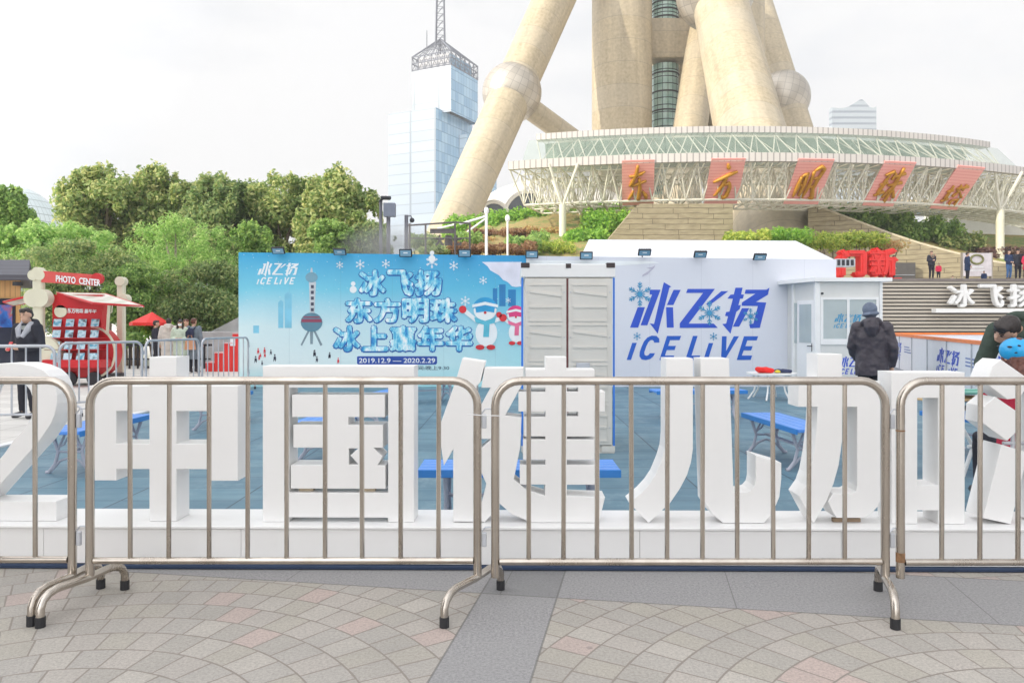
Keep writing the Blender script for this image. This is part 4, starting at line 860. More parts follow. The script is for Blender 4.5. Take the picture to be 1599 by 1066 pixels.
g = MB(); rbox(g, 0, LR, .031, .04, .02, .16); g.build('kick_plate', mat('grey_plate', srgb(150, 155, 165), .5), t)
g = MB()
for k in range(7): rbox(g, k * LR / 7 + .01, k * LR / 7 + .06, .031, .05, .162, 1.12)
g.build('board_post', M['galv'], t)
def on_board(loops, s0, z0, w, h, o_=.032, d=.004, bb=(60, 70, 1485, 810)):
    L2 = [[(s0 + (x - bb[0]) / bb[2] * w, z0 + h - (y - bb[1]) / bb[3] * h) for x, y in lp] for lp in loops]
    vs, fs = flat_mesh(L2, d); return [rb(v[0], o_ + d / 2 - v[1], v[2]) for v in vs], fs
M['blurtxt'] = mat('small_print', srgb(120, 140, 190), .6)
for k, s0 in enumerate((.3, 7.95, 12.6)):
    g = MB(); g.add(*on_board(LOGO_CJK + LOGO_LAT, s0, .42, 2.4, .56)); g.build('board_lettering', M['navy'], t)
    g = MB()
    for j in range(3): rbox(g, s0 + 2.9, s0 + 4.2 - .2 * j, .031, .034, .68 + .07 * j, .71 + .07 * j)
    g.build('small_print_line', M['blurtxt'], t)
g = MB(); g.prism([rb(0, -.07, 0)[:2], rb(LR, -.07, 0)[:2], (26, 10), (26, 25)], .006, .03)
o = g.build('ice_rink', bpy.data.materials['ice']); tag(o, kind='structure')
# far rink rail
g = MB(); 
g.b2((9.8, 26.0, 0), (26, 26.08, 1.12)); tfr = tag(g.build('rink_end_board', M['board']), 'far white end board of the rink under the slatted wall', 'rink boards')
g = MB(); g.b2((9.8, 25.96, 1.122), (26, 26.12, 1.19)); g.build('top_rail', bpy.data.materials['orange_rail'], tfr)
# ---------------------------------------------------------------- raised terrace with slatted wall
YT = 43.0; ZT = EYE + (HZ - 435) / FPX * YT
a = NM('slatted_cladding', .6); x, y, z = a.pos('world')
n_ = a.noise(2, 4, a.vec, scl=(.15, 1, 6)); a.col(a.mix(n_, srgb(160, 148, 130), srgb(215, 208, 196))); M['slat'] = a.m
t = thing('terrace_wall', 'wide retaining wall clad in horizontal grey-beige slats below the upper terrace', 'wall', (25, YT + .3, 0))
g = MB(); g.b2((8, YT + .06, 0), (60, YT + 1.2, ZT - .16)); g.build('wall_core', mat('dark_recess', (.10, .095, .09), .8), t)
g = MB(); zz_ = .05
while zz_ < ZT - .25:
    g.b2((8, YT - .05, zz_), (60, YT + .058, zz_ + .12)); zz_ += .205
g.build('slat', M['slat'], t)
g = MB(); g.b2((7.9, YT - .12, ZT - .155), (60, YT + 1.2, ZT - .004), .01); g.build('coping', mat('dark_coping', srgb(120, 112, 108), .7), t)
g = MB(); g.quad((8, YT + 1.2, ZT), (70, YT + 1.2, ZT), (70, 75, ZT), (8, 75, ZT)); g.quad((8, YT - .1, ZT), (70, YT - .1, ZT), (70, YT + 1.2, ZT), (8, YT + 1.2, ZT)); struct('upper_terrace', g, mat('terrace_paving', (.42, .40, .37), .8))
# white rooftop letters on the slatted wall
t = thing('wall_sign', 'white three dimensional Chinese sign on a white rail, on the slatted wall', 'sign', P(1540, 487, YT - .5))
for ch, x0_, x1_ in (('冰', 1478, 1518), ('飞', 1526, 1563), ('扬', 1571, 1612)):
    g = MB(); g.add(*fit_text(ch, x0_, x1_, 444, 480, YT - .35, .35, .03)); g.build('sign_character', M['white_paint'], t)
g = MB(); g.b2(tuple(P(1462, 488, YT - .75)), tuple(P(1700, 482, YT - .3))); g.build('sign_rail', M['white_paint'], t)
g = MB()
for px in (1475, 1540, 1610): g.b2((P(px, 0, YT).x - .04, YT - .3, P(0, 486, YT).z), (P(px, 0, YT).x + .04, YT - .05, P(0, 484, YT).z))
g.build('sign_bracket', M['galv'], t)
# red characters on the terrace
t = thing('red_sign', 'big red block characters standing on the terrace above the booth', 'sign', P(1350, 435, 45))
for ch, x0_, x1_, y0_, y1_ in (('门', 1303, 1345, 391, 434), ('新', 1349, 1393, 388, 434)):
    g = MB(); g.add(*fit_text(ch, x0_, x1_, y0_, y1_, 45, .8, .07)); g.build('sign_character', M['red2'], t)
g = MB(); g.b2((P(1290, 0, 45).x, 44.2, ZT + .003), (P(1398, 0, 45).x, 45.6, ZT + .12)); g.build('sign_base', M['red2'], t)
# small dark window block beside marquee
g = MB(); g.b2(tuple(P(1306, 416, 30)), (P(1336, 0, 30).x, 30.6, P(0, 404, 30).z)); o = tag(g.build('truss_end', M['galv']), 'short end of a metal truss sticking out behind the marquee', 'truss')
g = MB()
for k in range(4): g.b2((P(1308 + k * 7, 0, 30).x, 29.985, P(0, 414.5, 30).z), (P(1312.5 + k * 7, 0, 30).x, 29.998, P(0, 405.5, 30).z))
g.build('opening', M['dark'], o)
# billboard on the terrace
t = thing('billboard', 'pale pink display board with a green wreath emblem behind the terrace railing', 'billboard', P(1526, 432, 52))
g = MB(); g.b2(tuple(P(1505, 431, 52)), tuple(Vector(P(1549, 395, 52)) + Vector((0, .15, 0)))); g.build('board', mat('pale_pink_board', srgb(222, 214, 216), .6), t)
em = []
g = MB(); c_ = P(1526, 405, 51.97); ring = [(c_.x + .42 * cos(q_), c_.y, c_.z + .3 * sin(q_)) for q_ in [2 * pi * k / 18 for k in range(18)]]; g.tube(ring, .07, 6, closed=True); g.build('emblem', mat('wreath_green', srgb(130, 130, 80), .6), t)
g = MB(); g.b2(tuple(P(1516, 418, 51.99)), tuple(P(1536, 416, 51.96))); g.b2(tuple(P(1514, 423, 51.99)), tuple(P(1538, 421.5, 51.96))); g.build('printed_line', mat('white_line', (.85, .85, .85), .6), t)
g = MB(); g.b2(tuple(P(1503, 436, 52.05)), tuple(Vector(P(1506, 394, 52.05)) + Vector((0, .2, 0)))); g.b2(tuple(P(1548, 436, 52.05)), tuple(Vector(P(1551, 394, 52.05)) + Vector((0, .2, 0)))); g.build('board_leg', M['concrete'], t)
# ---------------------------------------------------------------- tower: legs, columns, spheres
a = NM('tower_concrete', .62); x, y, z = a.pos('obj')
jt = (z / 3.3).fract().lt(.022); n1 = a.noise(.6, 7, a.vec, .65, scl=(1, 1, .10)); n2 = a.noise(2.5, 4, a.vec)
bb = a.mix(a.ramp(n1 * .6 + n2 * .4, [(.36, (0, 0, 0)), (.64, (1, 1, 1))]), (.32, .262, .172), (.55, .462, .318))
bb = a.mix(a.wn((z / 3.3).floor(), 2.0) * .35, bb, (.47, .43, .36)); a.col(a.mix(jt * .65, bb, (.24, .21, .17))); M['tower'] = a.m
a = NM('sphere_panels', .42, .75); x, y, z = a.pos('obj'); th = y.atan2(x) / 6.28319 * 24 + .5; r_ = (x * x + y * y).sqrt(); ph = z.atan2(r_) / 3.14159 * 12
f1 = th.fract(); f2 = ph.fract(); g_ = f1.min(f1 * -1 + 1).lt(.035).max(f2.min(f2 * -1 + 1).lt(.03))
a.col(a.mix(g_ * .6, a.mix(a.wn(th.floor(), ph.floor()), (.44, .40, .34), (.56, .51, .44)), (.22, .2, .18))); M['panel'] = a.m
tw = thing('television_tower', 'giant television tower base: leaning concrete legs, upright columns and metal spheres', 'tower', (18, 108, 0))
def cyl(name, p0, p1, r0, r1, m, parent, seg=48):
    p0, p1 = Vector(p0), Vector(p1); L_ = (p1 - p0).length; g = MB(); n = 12
    g.tube([(0, 0, L_ * k / n) for k in range(n + 1)], [r0 + (r1 - r0) * k / n for k in range(n + 1)], seg)
    o = g.build(name, m, parent, True, 'auto'); o.location = p0 - wloc(parent); o.rotation_euler = (p1 - p0).to_track_quat('Z', 'Y').to_euler(); return o
def ball(name, c, r, m, parent, tilt=(0, 0, 0)):
    g = MB(); g.sph((0, 0, 0), r, 48, 28); o = g.build(name, m, parent, True, True); o.location = Vector(c) - wloc(parent); o.rotation_euler = tilt; return o
def ext(a_, b_, f0, f1): a_, b_ = Vector(a_), Vector(b_); return a_ + (b_ - a_) * f0, a_ + (b_ - a_) * f1
# left leg
A, B = ext(P(722, 320, 92.5), P(866, 0, 108), -.22, 1.5); cyl('leaning_leg', A, B, 2.5, 3.05, M['tower'], tw)
ball('leg_sphere', P(800, 145, 101), 3.9, M['panel'], tw, (.3, .35, .4))
cyl('strut', P(812, 158, 101), P(960, 265, 112), 1.45, 1.45, M['tower'], tw)
# centre front leg
A, B = ext(P(1201, 335, 70), P(1128, 20, 101), -.35, 1.6); cyl('leaning_leg', A, B, 3.55, 3.55, M['tower'], tw)
ball('leg_sphere', P(1117, -12, 103.5), 5.2, M['panel'], tw, (.2, -.2, .2))
# right rear leg
A, B = ext(P(1237, 200, 140), P(1172, -8, 150), -.8, 1.5); cyl('leaning_leg', A, B, 3.5, 3.5, M['tower'], tw)
ball('leg_sphere', P(1222, 153, 142), 5.0, M['panel'], tw, (-.2, .3, .1))
# thin rear leg between the column and the front leg
A, B = ext(P(1079, 195, 112), P(1102, 40, 118), -.9, 1.5); cyl('leaning_leg', A, B, 2.45, 2.45, M['tower'], tw)
A, B = ext(P(1108, 195, 125), P(1112, 60, 128), -.6, 1.3); cyl('rear_column', A, B, 1.6, 1.6, M['tower'], tw)
# upright columns
cyl('column', (P(971.5, 0, 116).x, 116, 0), (P(971.5, 0, 116).x, 116, 70), 4.5, 4.5, M['tower'], tw)
cyl('column', (P(1150, 0, 118).x, 119, 0), (P(1150, 0, 118).x, 119, 70), 4.5, 4.5, M['tower'], tw)
cyl('column', (P(1058, 0, 130).x, 132, 0), (P(1058, 0, 130).x, 132, 70), 4.5, 4.5, M['tower'], tw)
def zt_(py, Y=117): return EYE + (HZ - py) / FPX * Y
g = MB(); g.b2((P(1005, 0, 117).x, 117.5, zt_(88)), (P(1110, 0, 117).x, 121, zt_(26)), .1); g.build('connecting_beam', M['tower'], tw)
g = MB(); g.b2((P(1012, 0, 117).x, 118.5, zt_(300)), (P(1019, 0, 117).x, 120, zt_(-60))); g.b2((P(1068, 0, 117).x, 121.5, zt_(300)), (P(1072, 0, 117).x, 122, zt_(-60))); g.build('lift_frame', M['cream'], tw)
a = NM('green_glass', .12); x, y, z = a.pos('obj'); k1 = (z / 1.1).fract().lt(.14); k2 = (y.atan2(x) / 6.28319 * 16).fract().lt(.10)
a.col(a.mix(k1.max(k2), a.mix(a.noise(.8, 3, a.vec), srgb(90, 150, 138), srgb(215, 235, 228)), srgb(40, 60, 62))); M['gglass'] = a.m
for (y0_, y1_) in ((300, 92), (24, -60)):
    g = MB(); r_ = 21 / FPX * 119; g.tube([(0, 0, zt_(y0_)), (0, 0, zt_(y1_))], r_, 28); lo = g.build('lift_shaft', M['gglass'], tw, True, 'auto'); lo.location = Vector((P(1042, 0, 119).x, 120.5, 0)) - wloc(tw)
    g = MB()
    for k in range(7):
        zz_ = zt_(y0_) + (zt_(y1_) - zt_(y0_)) * (k + .5) / 7; g.tube([(r_ * 1.03 * cos(q_), r_ * 1.03 * sin(q_), zz_) for q_ in [2 * pi * j / 24 for j in range(24)]], .12, 6, closed=True)
    g.build('ring_beam', M['dark'], lo, True)
# ---------------------------------------------------------------- ring canopy
AX, AY = 17.4, 108.1
def pc(r, th, z): return (AX + r * sin(th), AY - r * cos(th), z)     # th = 0 points to the camera
def th_of(xw, r): return math.asin((xw - AX) / r)
t = thing('entrance_canopy', 'sweeping ring canopy of white steel trusses with a glazed upper band', 'canopy', (AX, 58, 0))
T0, T1 = th_of(-.3, 53), .72
def arcband(g, r0, z0, r1, z1, t0, t1, n=90, th0=0, th1=0):
    vs = []; fs = []
    for k in range(n + 1):
        q_ = t0 + (t1 - t0) * k / n; vs += [pc(r0, q_, z0), pc(r1, q_, z1)]
    for k in range(n): fs.append((2 * k, 2 * k + 2, 2 * k + 3, 2 * k + 1))
    g.add(vs, fs)
def arcbox(g, r0, r1, z0, z1, t0, t1, n=90):
    vs = []; fs = []
    for k in range(n + 1):
        q_ = t0 + (t1 - t0) * k / n; vs += [pc(r1, q_, z0), pc(r1, q_, z1), pc(r0, q_, z1), pc(r0, q_, z0)]
    for k in range(n):
        for j in range(4): fs.append((4 * k + j, 4 * k + 4 + j, 4 * k + 4 + (j + 1) % 4, 4 * k + (j + 1) % 4))
    fs += [(0, 1, 2, 3), (4 * n + 3, 4 * n + 2, 4 * n + 1, 4 * n)]; g.add(vs, fs)
a = NM('ribbed_white_fascia', .5); x, y, z = a.pos('world'); q_ = (x - AX).atan2(y * -1 + AY); fr = (q_ * 120).fract()
a.col(a.mix(fr.lt(.22), a.mix(a.noise(.3, 3, a.vec), (.50, .47, .45), (.60, .57, .54)), (.30, .28, .27))); M['fascia'] = a.m
ZC = 13.75
g = MB(); arcbox(g, 52.6, 53.0, ZC - .62, ZC, T0, T1); g.build('fascia', M['fascia'], t)
U0, U1 = th_of(1.9, 50), th_of(39.3, 50)
g = MB(); arcbox(g, 49.2, 50.0, 15.95, 16.42, U0, U1); g.build('upper_fascia', M['fascia'], t)
a = NM('soffit', .5); x, y, z = a.pos('world'); q_ = (x - AX).atan2(y * -1 + AY); r_ = ((x - AX) * (x - AX) + (y - AY) * (y - AY)).sqrt()
f_ = (q_ * 20).fract().lt(.04).max((r_ / 1.6).fract().lt(.04)); a.col(a.mix(f_, srgb(240, 243, 238), srgb(200, 204, 200))); a.b.inputs['Alpha'].default_value = .4; M['soff'] = a.m
g = MB(); arcbox(g, 42.5, 52.58, ZC - .35, ZC - .25, T0 + .01, T1); g.build('soffit', a.m, t)
g = MB(); arcbox(g, 44, 49.18, 16.0, 16.3, U0 + .005, U1 - .005, 60); g.build('upper_roof', M['soff'], t)
a = NM('pale_green_glazing', .08); x, y, z = a.pos('world'); a.b.inputs['Alpha'].default_value = .42
q_ = (x - AX).atan2(y * -1 + AY); a.col(a.mix((q_ * 17).fract().lt(.03), a.mix(a.noise(.7, 4, a.vec, scl=(1, 1, 3)), srgb(118, 138, 126), srgb(170, 182, 172)), srgb(110, 125, 120))); M['glz'] = a.m
g = MB(); arcband(g, 51.9, ZC + .02, 50.01, 15.95, U0 - .012, U1 + .02); g.build('glass_band', M['glz'], t)
g = MB(); arcband(g, 47.5, ZC + .1, 48.3, 16.0, U0 + .005, U1 - .005, 60); g.build('inner_wall', mat('inner_wall', srgb(140, 156, 145), .6, var=.2, ns=1.2), t)
M['twhite'] = mat('white_steel_tube', (.76, .74, .64), .45, var=.08)
g = MB(); n = 23
def zig(g, n, t0, t1, ra, za, rb_, zb_, rad):
    for k in range(n):
        q0, q1, qm = t0 + (t1 - t0) * k / n, t0 + (t1 - t0) * (k + 1) / n, t0 + (t1 - t0) * (k + .5) / n
        g.tube([pc(ra, q0, za), pc(rb_, qm, zb_)], rad, 5, cap=False); g.tube([pc(rb_, qm, zb_), pc(ra, q1, za)], rad, 5, cap=False)
def chord(g, n, t0, t1, r, z, rad): g.tube([pc(r, t0 + (t1 - t0) * k / n, z) for k in range(n + 1)], rad, 5)
zig(g, n, U0, U1, 49.7, 15.9, 51.5, ZC + .15, .05); zig(g, n, U0 + .02, U1, 48.6, 15.9, 51.5, ZC + .15, .035); chord(g, 50, U0, U1, 51.6, ZC + .25, .07); g.build('upper_truss', M['twhite'], t)
g = MB(); n = 44; dT = (T1 - T0) / n
R1, R2, R3, R4 = 52.6, 50.2, 47.8, 45.4; Zt, Zb = ZC - .5, 10.7
tb = lambda k: T0 + dT * k
zig(g, n, T0, T1, R1, Zt, 51.0, Zb, .062); chord(g, 52, T0 + dT * .5, T1, 51.0, Zb, .09)
for (ra, rb_) in ((R2, 51.0), (R2, 48.6), (R3, 48.6), (R3, 46.2), (R4, 46.2), (43.2, 46.2)):
    for k in range(n + 1):
        qm = tb(k + .5)
        for dk in (0, 1): g.tube([pc(ra, tb(k + dk), Zt), pc(rb_, qm, Zb)], .042, 5, cap=False)
for r_ in (48.6, 46.2): chord(g, 52, T0 + dT * .5, T1, r_, Zb, .075)
for r_ in (R1, R2, R3, R4, 43.2): chord(g, 52, T0 + .005, T1, r_, Zt, .06)
for k in range(n + 1):
    g.tube([pc(R1, tb(k), Zt), pc(43.2, tb(k), Zt)], .055, 5, cap=False)
    g.tube([pc(51.0, tb(k + .5), Zb), pc(46.2, tb(k + .5), Zb)], .065, 5, cap=False)
    # secondary lattice
    g.tube([pc(51.0, tb(k + .5), Zb), pc(48.6, tb(k + 1.5), Zb)], .04, 4, cap=False); g.tube([pc(51.8, tb(k), (Zt + Zb) / 2), pc(51.8, tb(k + .5), Zt)], .045, 4, cap=False)
    g.tube([pc(R2, tb(k), Zt), pc(49.4, tb(k + .5), (Zt + Zb) / 2), pc(R2, tb(k + 1), Zt)], .045, 4, cap=False)
tag(g.build('space_truss', M['twhite'], t))
# columns under the canopy
a = NM('column_cream', .5); a.col(a.mix(a.noise(1.2, 3), srgb(205, 203, 180), srgb(222, 220, 200))); M['colm'] = a.m
for k, (px, Y, zb_, rad) in enumerate([(879, 57.5, 0, .27), (910, 66, 4, .30), (940, 74, 4, .30), (1372, 76, 4, .5), (1460, 69, 4, .36), (1562, 60.5, ZT, .30)]):
    xx = P(px, 0, Y).x
    g = MB(); g.tube([(xx, Y, zb_), (xx, Y, 10.4)], rad, 20); cl = g.build('canopy_column', M['colm'], t, False, 'auto')
    g = MB()
    for j in range(4):
        q_ = pi / 4 + j * pi / 2; g.tube([(xx, Y, 10.3), (xx + 1.5 * cos(q_), Y + 1.5 * sin(q_), Zt)], .10, 6)
    g.build('column_head', M['twhite'], cl)
# red banners with golden calligraphy
a = NM('ribbed_red_banner', .6); x, y, z = a.pos('world'); a.col(a.mix((z / .19).fract().lt(.3), srgb(250, 182, 174), srgb(240, 160, 154))); M['rban'] = a.m
M['gold'] = mat('gold_paint', srgb(196, 140, 40), .4, .2, .1)
STR = {'东': [[(.12,.30,.07),(.35,.30,.10),(.62,.24,.12),(.80,.18,.05)],[(.50,.02,.08),(.42,.25,.12),(.22,.50,.13),(.12,.56,.06)],[(.22,.56,.09),(.5,.50,.11),(.86,.42,.07)],[(.55,.36,.09),(.58,.65,.13),(.52,.92,.13),(.42,.88,.05)],[(.30,.68,.05),(.22,.80,.11),(.08,.92,.07)],[(.70,.70,.06),(.84,.82,.13),(.86,.90,.09)]],
 '方': [[(.50,.02,.06),(.56,.12,.13),(.55,.16,.07)],[(.02,.50,.06),(.30,.42,.11),(.65,.30,.12),(.95,.22,.07)],[(.55,.36,.09),(.42,.58,.12),(.22,.82,.08),(.12,.86,.04)],[(.42,.58,.07),(.68,.52,.12),(.74,.62,.11),(.66,.86,.13),(.52,.92,.10),(.44,.84,.04)]],
 '明': [[(.14,.35,.08),(.10,.62,.12),(.06,.88,.06)],[(.14,.35,.06),(.32,.26,.10),(.32,.55,.12),(.26,.85,.09)],[(.14,.58,.05),(.30,.54,.07)],[(.56,.20,.08),(.54,.55,.11),(.42,.90,.07)],[(.56,.20,.06),(.78,.08,.11),(.92,.14,.10),(.80,.40,.10),(.72,.66,.11),(.82,.90,.12),(.66,.90,.05)],[(.56,.42,.05),(.78,.36,.07)],[(.56,.62,.05),(.76,.58,.07)]],
 '珠': [[(.08,.25,.06),(.42,.14,.10)],[(.28,.20,.07),(.20,.50,.11),(.12,.80,.08)],[(.06,.50,.05),(.36,.44,.09)],[(.02,.80,.06),(.38,.68,.10)],[(.52,.18,.06),(.46,.36,.09)],[(.48,.30,.06),(.92,.18,.10)],[(.42,.52,.06),(.96,.42,.11)],[(.74,.04,.08),(.68,.50,.12),(.62,.96,.09)],[(.62,.56,.05),(.42,.84,.08)],[(.70,.56,.05),(.92,.82,.11)]],
 '塔': [[(.04,.60,.06),(.28,.54,.09)],[(.18,.42,.06),(.14,.80,.10)],[(.02,.86,.06),(.30,.78,.09)],[(.40,.50,.05),(.92,.42,.09)],[(.54,.38,.05),(.50,.56,.08)],[(.78,.36,.05),(.74,.54,.08)],[(.62,.54,.05),(.44,.72,.08)],[(.64,.56,.05),(.92,.72,.08)],[(.52,.82,.05),(.84,.78,.07)],[(.52,.82,.06),(.54,.98,.08)],[(.84,.78,.06),(.80,.98,.08)],[(.54,.98,.05),(.80,.96,.06)]]}
def banner(px0, px1, ch, lab, dsc):
    xc = (px0 + px1) / 2; Yg = 55.5
    for _ in range(6): th = th_of(P(xc, 0, Yg).x, 53.12); Yg = AY - 53.12 * cos(th)
    w_ = (px1 - px0) / FPX * Yg / 2 / max(cos(th), .75) * 1.0; th = th_of(P(xc, 0, Yg).x, 53.12)
    base = Vector(pc(53.12, th, ZC - .45)); tx_ = Vector((cos(th), sin(th), 0)); dn = Vector(pc(50.6, th, 10.45)) - base
    nrm = tx_.cross(dn).normalized(); 
    if nrm.y > 0: nrm = -nrm
    t_ = thing('roof_banner', lab, 'banner', base + dn, 0, 'red banners hung along the canopy')
    g = MB(); n0 = [base - tx_ * w_, base + tx_ * w_, base + tx_ * w_ + dn, base - tx_ * w_ + dn]; n1 = [p - nrm * .08 for p in n0]
    g.add([tuple(p) for p in n0 + n1], [(0, 3, 2, 1), (4, 5, 6, 7)] + [(i, (i + 1) % 4, 4 + (i + 1) % 4, 4 + i) for i in range(4)]); g.build('cloth', M['rban'], t_)
    g = MB()
    for st in STR[ch]:
        pts = []; rs = []
        for i in range(len(st) - 1):
            for k in range(4):
                f_ = k / 4; pts.append([st[i][j] + (st[i + 1][j] - st[i][j]) * f_ for j in range(3)])
        pts.append(st[-1])
        wp = [base - tx_ * w_ + tx_ * (2 * w_ * (.14 + .72 * p_[0])) + dn * (.08 + .84 * p_[1]) + nrm * .10 for p_ in pts]
        g.tube(wp, [p_[2] * w_ * 1.1 for p_ in pts], 8)
    g.build('golden_character', M['gold'], t_, False, True)
banner(972, 1022, '东', 'red banner with the golden character 东, leftmost on the canopy', 0)
banner(1112, 1165, '方', 'red banner with the golden character 方, second on the canopy', 0)
banner(1247, 1305, '明', 'red banner with the golden character 明, third on the canopy', 0)
banner(1380, 1435, '珠', 'red banner with the golden character 珠, fourth on the canopy', 0)
banner(1492, 1545, '塔', 'red banner with the small golden character 塔, rightmost on the canopy', 0)
# entrance hall behind the truss
t = thing('entrance_hall', 'low cream entrance hall with dark glass doors under the canopy', 'hall', (20, 80, 0))
g = MB(); g.b2((P(905, 0, 80).x, 80, 0), (P(1415, 0, 80).x, 95, 14.0)); g.build('wall', mat('hall_cream', srgb(228, 222, 205), .7, var=.1, ns=.3), t)
for k in range(13):
    g = MB(); xa = P(915 + k * 38, 0, 80).x; g.b2((xa, 79.9, 11.2), (xa + 2.1, 79.997, 13.2)); g.build('window', mat('hall_glass', (.05, .06, .07), .15) if k == 0 else bpy.data.materials['hall_glass'], t)
# white shell building behind the left hedge
a = NM('shell_cladding', .55); a.col(a.mix(a.noise(.3, 3), srgb(205, 202, 196), srgb(222, 219, 212))); x, y, z = a.pos('obj')
YS2 = 98
t = thing('shell_hall', 'low white domed hall with arched windows behind the green hedge', 'hall', P(860, 380, YS2 + 10))
cS = P(862, 375, YS2 + 12); g = MB(); vs = []; fs = []; nu, nv = 48, 14
for i in range(nv + 1):
    a_ = pi / 2 * i / nv
    for k in range(nu): b_ = 2 * pi * k / nu; vs.append((cS.x + 13.5 * cos(a_) * cos(b_), cS.y + 12 * cos(a_) * sin(b_), cS.z + 8.6 * sin(a_)))
for i in range(nv):
    for k in range(nu): l = (k + 1) % nu; fs.append((i * nu + k, i * nu + l, (i + 1) * nu + l, (i + 1) * nu + k))
g.add(vs, fs); g.build('shell_roof', a.m, t, False, True)
g = MB(); g.tube([(cS.x, cS.y, 0), (cS.x, cS.y, cS.z)], 12, 40); g.build('drum', M['concrete'], t)
for (px, py, w_, h_) in ((772, 337, 1.9, 2.2), (826, 330, 2.9, 2.9), (750, 343, .9, 1.2)):
    pw = P(px, py + 8, 97.5); ang_ = math.atan2(pw.x - cS.x, 12)
    g = MB(); prof = [(pw.x + w_ * cos(q_), pw.z + h_ * sin(q_)) for q_ in [pi * k / 14 for k in range(15)]]; g.vprism(prof, pw.y - 1, pw.y + 9); o = g.build('window', bpy.data.materials['hall_glass'], t)
    g = MB(); g.tube([(pw.x + w_ * 1.04 * cos(q_), pw.y - 1.05, pw.z + h_ * 1.04 * sin(q_)) for q_ in [pi * k / 14 for k in range(15)]], .28, 6); g.build('arch_frame', a.m, o)
# ---------------------------------------------------------------- mound, stone walls
a = NM('hill_cover', .9); n1 = a.noise(.5, 5); n2 = a.noise(5, 4)
a.col(a.ramp(n1 * .6 + n2 * .4, [(.36, (.10, .18, .04)), (.46, (.20, .24, .07)), (.54, (.40, .26, .12)), (.60, (.18, .22, .06)), (.7, (.12, .2, .04))])); M['hill'] = a.m
g = MB(); nx, ny = 36, 12
vs = []; random.seed(5)
def ridge(px): return np.interp(px, [560, 640, 700, 760, 870, 980, 1100, 1300, 1700], [410, 396, 362, 338, 322, 320, 322, 330, 330])
for j in range(ny + 1):
    Y = 44 + 34 * j / ny
    for i in range(nx + 1):
        px = 560 + (1010 - 560) * i / nx; f_ = j / ny
        zr = EYE + (HZ - ridge(px)) / FPX * 70; zf = 4.2
        vs.append((P(px, 0, Y).x, Y, zf + (zr - zf) * min(1, f_ * 34 / 26) ** 1.1 + random.uniform(-.1, .1)))
fs = [(j * (nx + 1) + i, j * (nx + 1) + i + 1, (j + 1) * (nx + 1) + i + 1, (j + 1) * (nx + 1) + i) for j in range(ny) for i in range(nx)]
g.add(vs, fs); struct('hill', g, M['hill'], smooth=True)
g = MB(); g.b2((P(560, 0, 44).x, 43.7, 0), (P(1010, 0, 44).x, 43.95, 4.5)); tag(g.build('retaining_wall', M['concrete']), 'long concrete retaining wall at the foot of the left mound', 'wall')
a = NM('rough_stone_courses', .8); x, y, z = a.pos('world'); zc = z + a.noise(.8, 3, a.vec) * .15; fr = (zc / .36).fract(); row = (zc / .36).floor()
fx = ((x + y * .6) / 2.4 + a.wn(row, 1.0)).fract()
jj = fr.lt(.09).max(fx.lt(.015)); n2 = a.noise(1.5, 5, a.vec, scl=(1, 1, 3))
a.col(a.mix(jj * .8, a.mix(n2, srgb(128, 118, 96), srgb(188, 176, 146)), srgb(82, 73, 58))); a.bump(fr * .6 + n2 * .5, .12, .9); M['stone'] = a.m
g = MB(); pr = [(930, 398), (992, 324), (1000, 318), (1145, 318), (1145, 440), (930, 440)]
g.vprism([(P(x_, y_, 52).x, P(x_, y_, 52).z) for x_, y_ in pr][::-1], 52, 54); tag(g.build('stone_wall', M['stone']), 'rough coursed stone wall behind the marquee, beside the tower leg', 'wall')
# curved right-hand stone wall
t = thing('curved_stone_wall', 'beige stone retaining wall whose top sweeps down to the right behind the terrace', 'wall', (26, 58, ZT))
top = [(1262, 320), (1290, 328), (1330, 343), (1365, 356), (1400, 369), (1440, 382), (1480, 393), (1520, 403), (1560, 411), (1620, 420), (1700, 428)]
g = MB(); vs = []; 
for i, (px, py) in enumerate(top):
    Y = 62 - 6.5 * i / (len(top) - 1); p = P(px, py, Y); p2 = P(px, py, Y + .9); vs += [(p.x, Y, 3.6), (p.x, Y, p.z), (p2.x, Y + .9, p.z), (p2.x, Y + .9, 3.6)]
n = len(top)
for i in range(n - 1):
    for j in range(3): g_ = 4 * i + j; fs_ = (g_, g_ + 4, g_ + 5, g_ + 1)
fs = [(4 * i + j, 4 * i + 4 + j, 4 * i + 5 + j, 4 * i + 1 + j) for i in range(n - 1) for j in range(3)]
g.add(vs, fs); g.build('stone_facing', M['stone'], t)
g = MB()
for i in range(n - 1):
    a_ = vs[4 * i + 1]; b_ = vs[4 * i + 5]; g.tube([(a_[0], a_[1] + .2, a_[2] + .05), (b_[0], b_[1] + .2, b_[2] + .05)], .16, 6)
g.build('coping', mat('coping_stone', srgb(190, 180, 155), .8), t)
# dark doorway in that wall
Yd = 58.2; g = MB(); g.b2((P(1393, 0, Yd).x, Yd, ZT), (P(1430, 0, Yd).x, Yd + .9, P(0, 410, Yd).z)); o = g.build('doorway', mat('door_dark', (.09, .085, .08), .5), t)
g = MB()
for k in range(3): g.b2((P(1395, 0, Yd).x, Yd - .05, ZT + .3 + k * .42), (P(1428, 0, Yd).x, Yd - .003, ZT + .34 + k * .42))
g.build('rail', M['galv'], o)
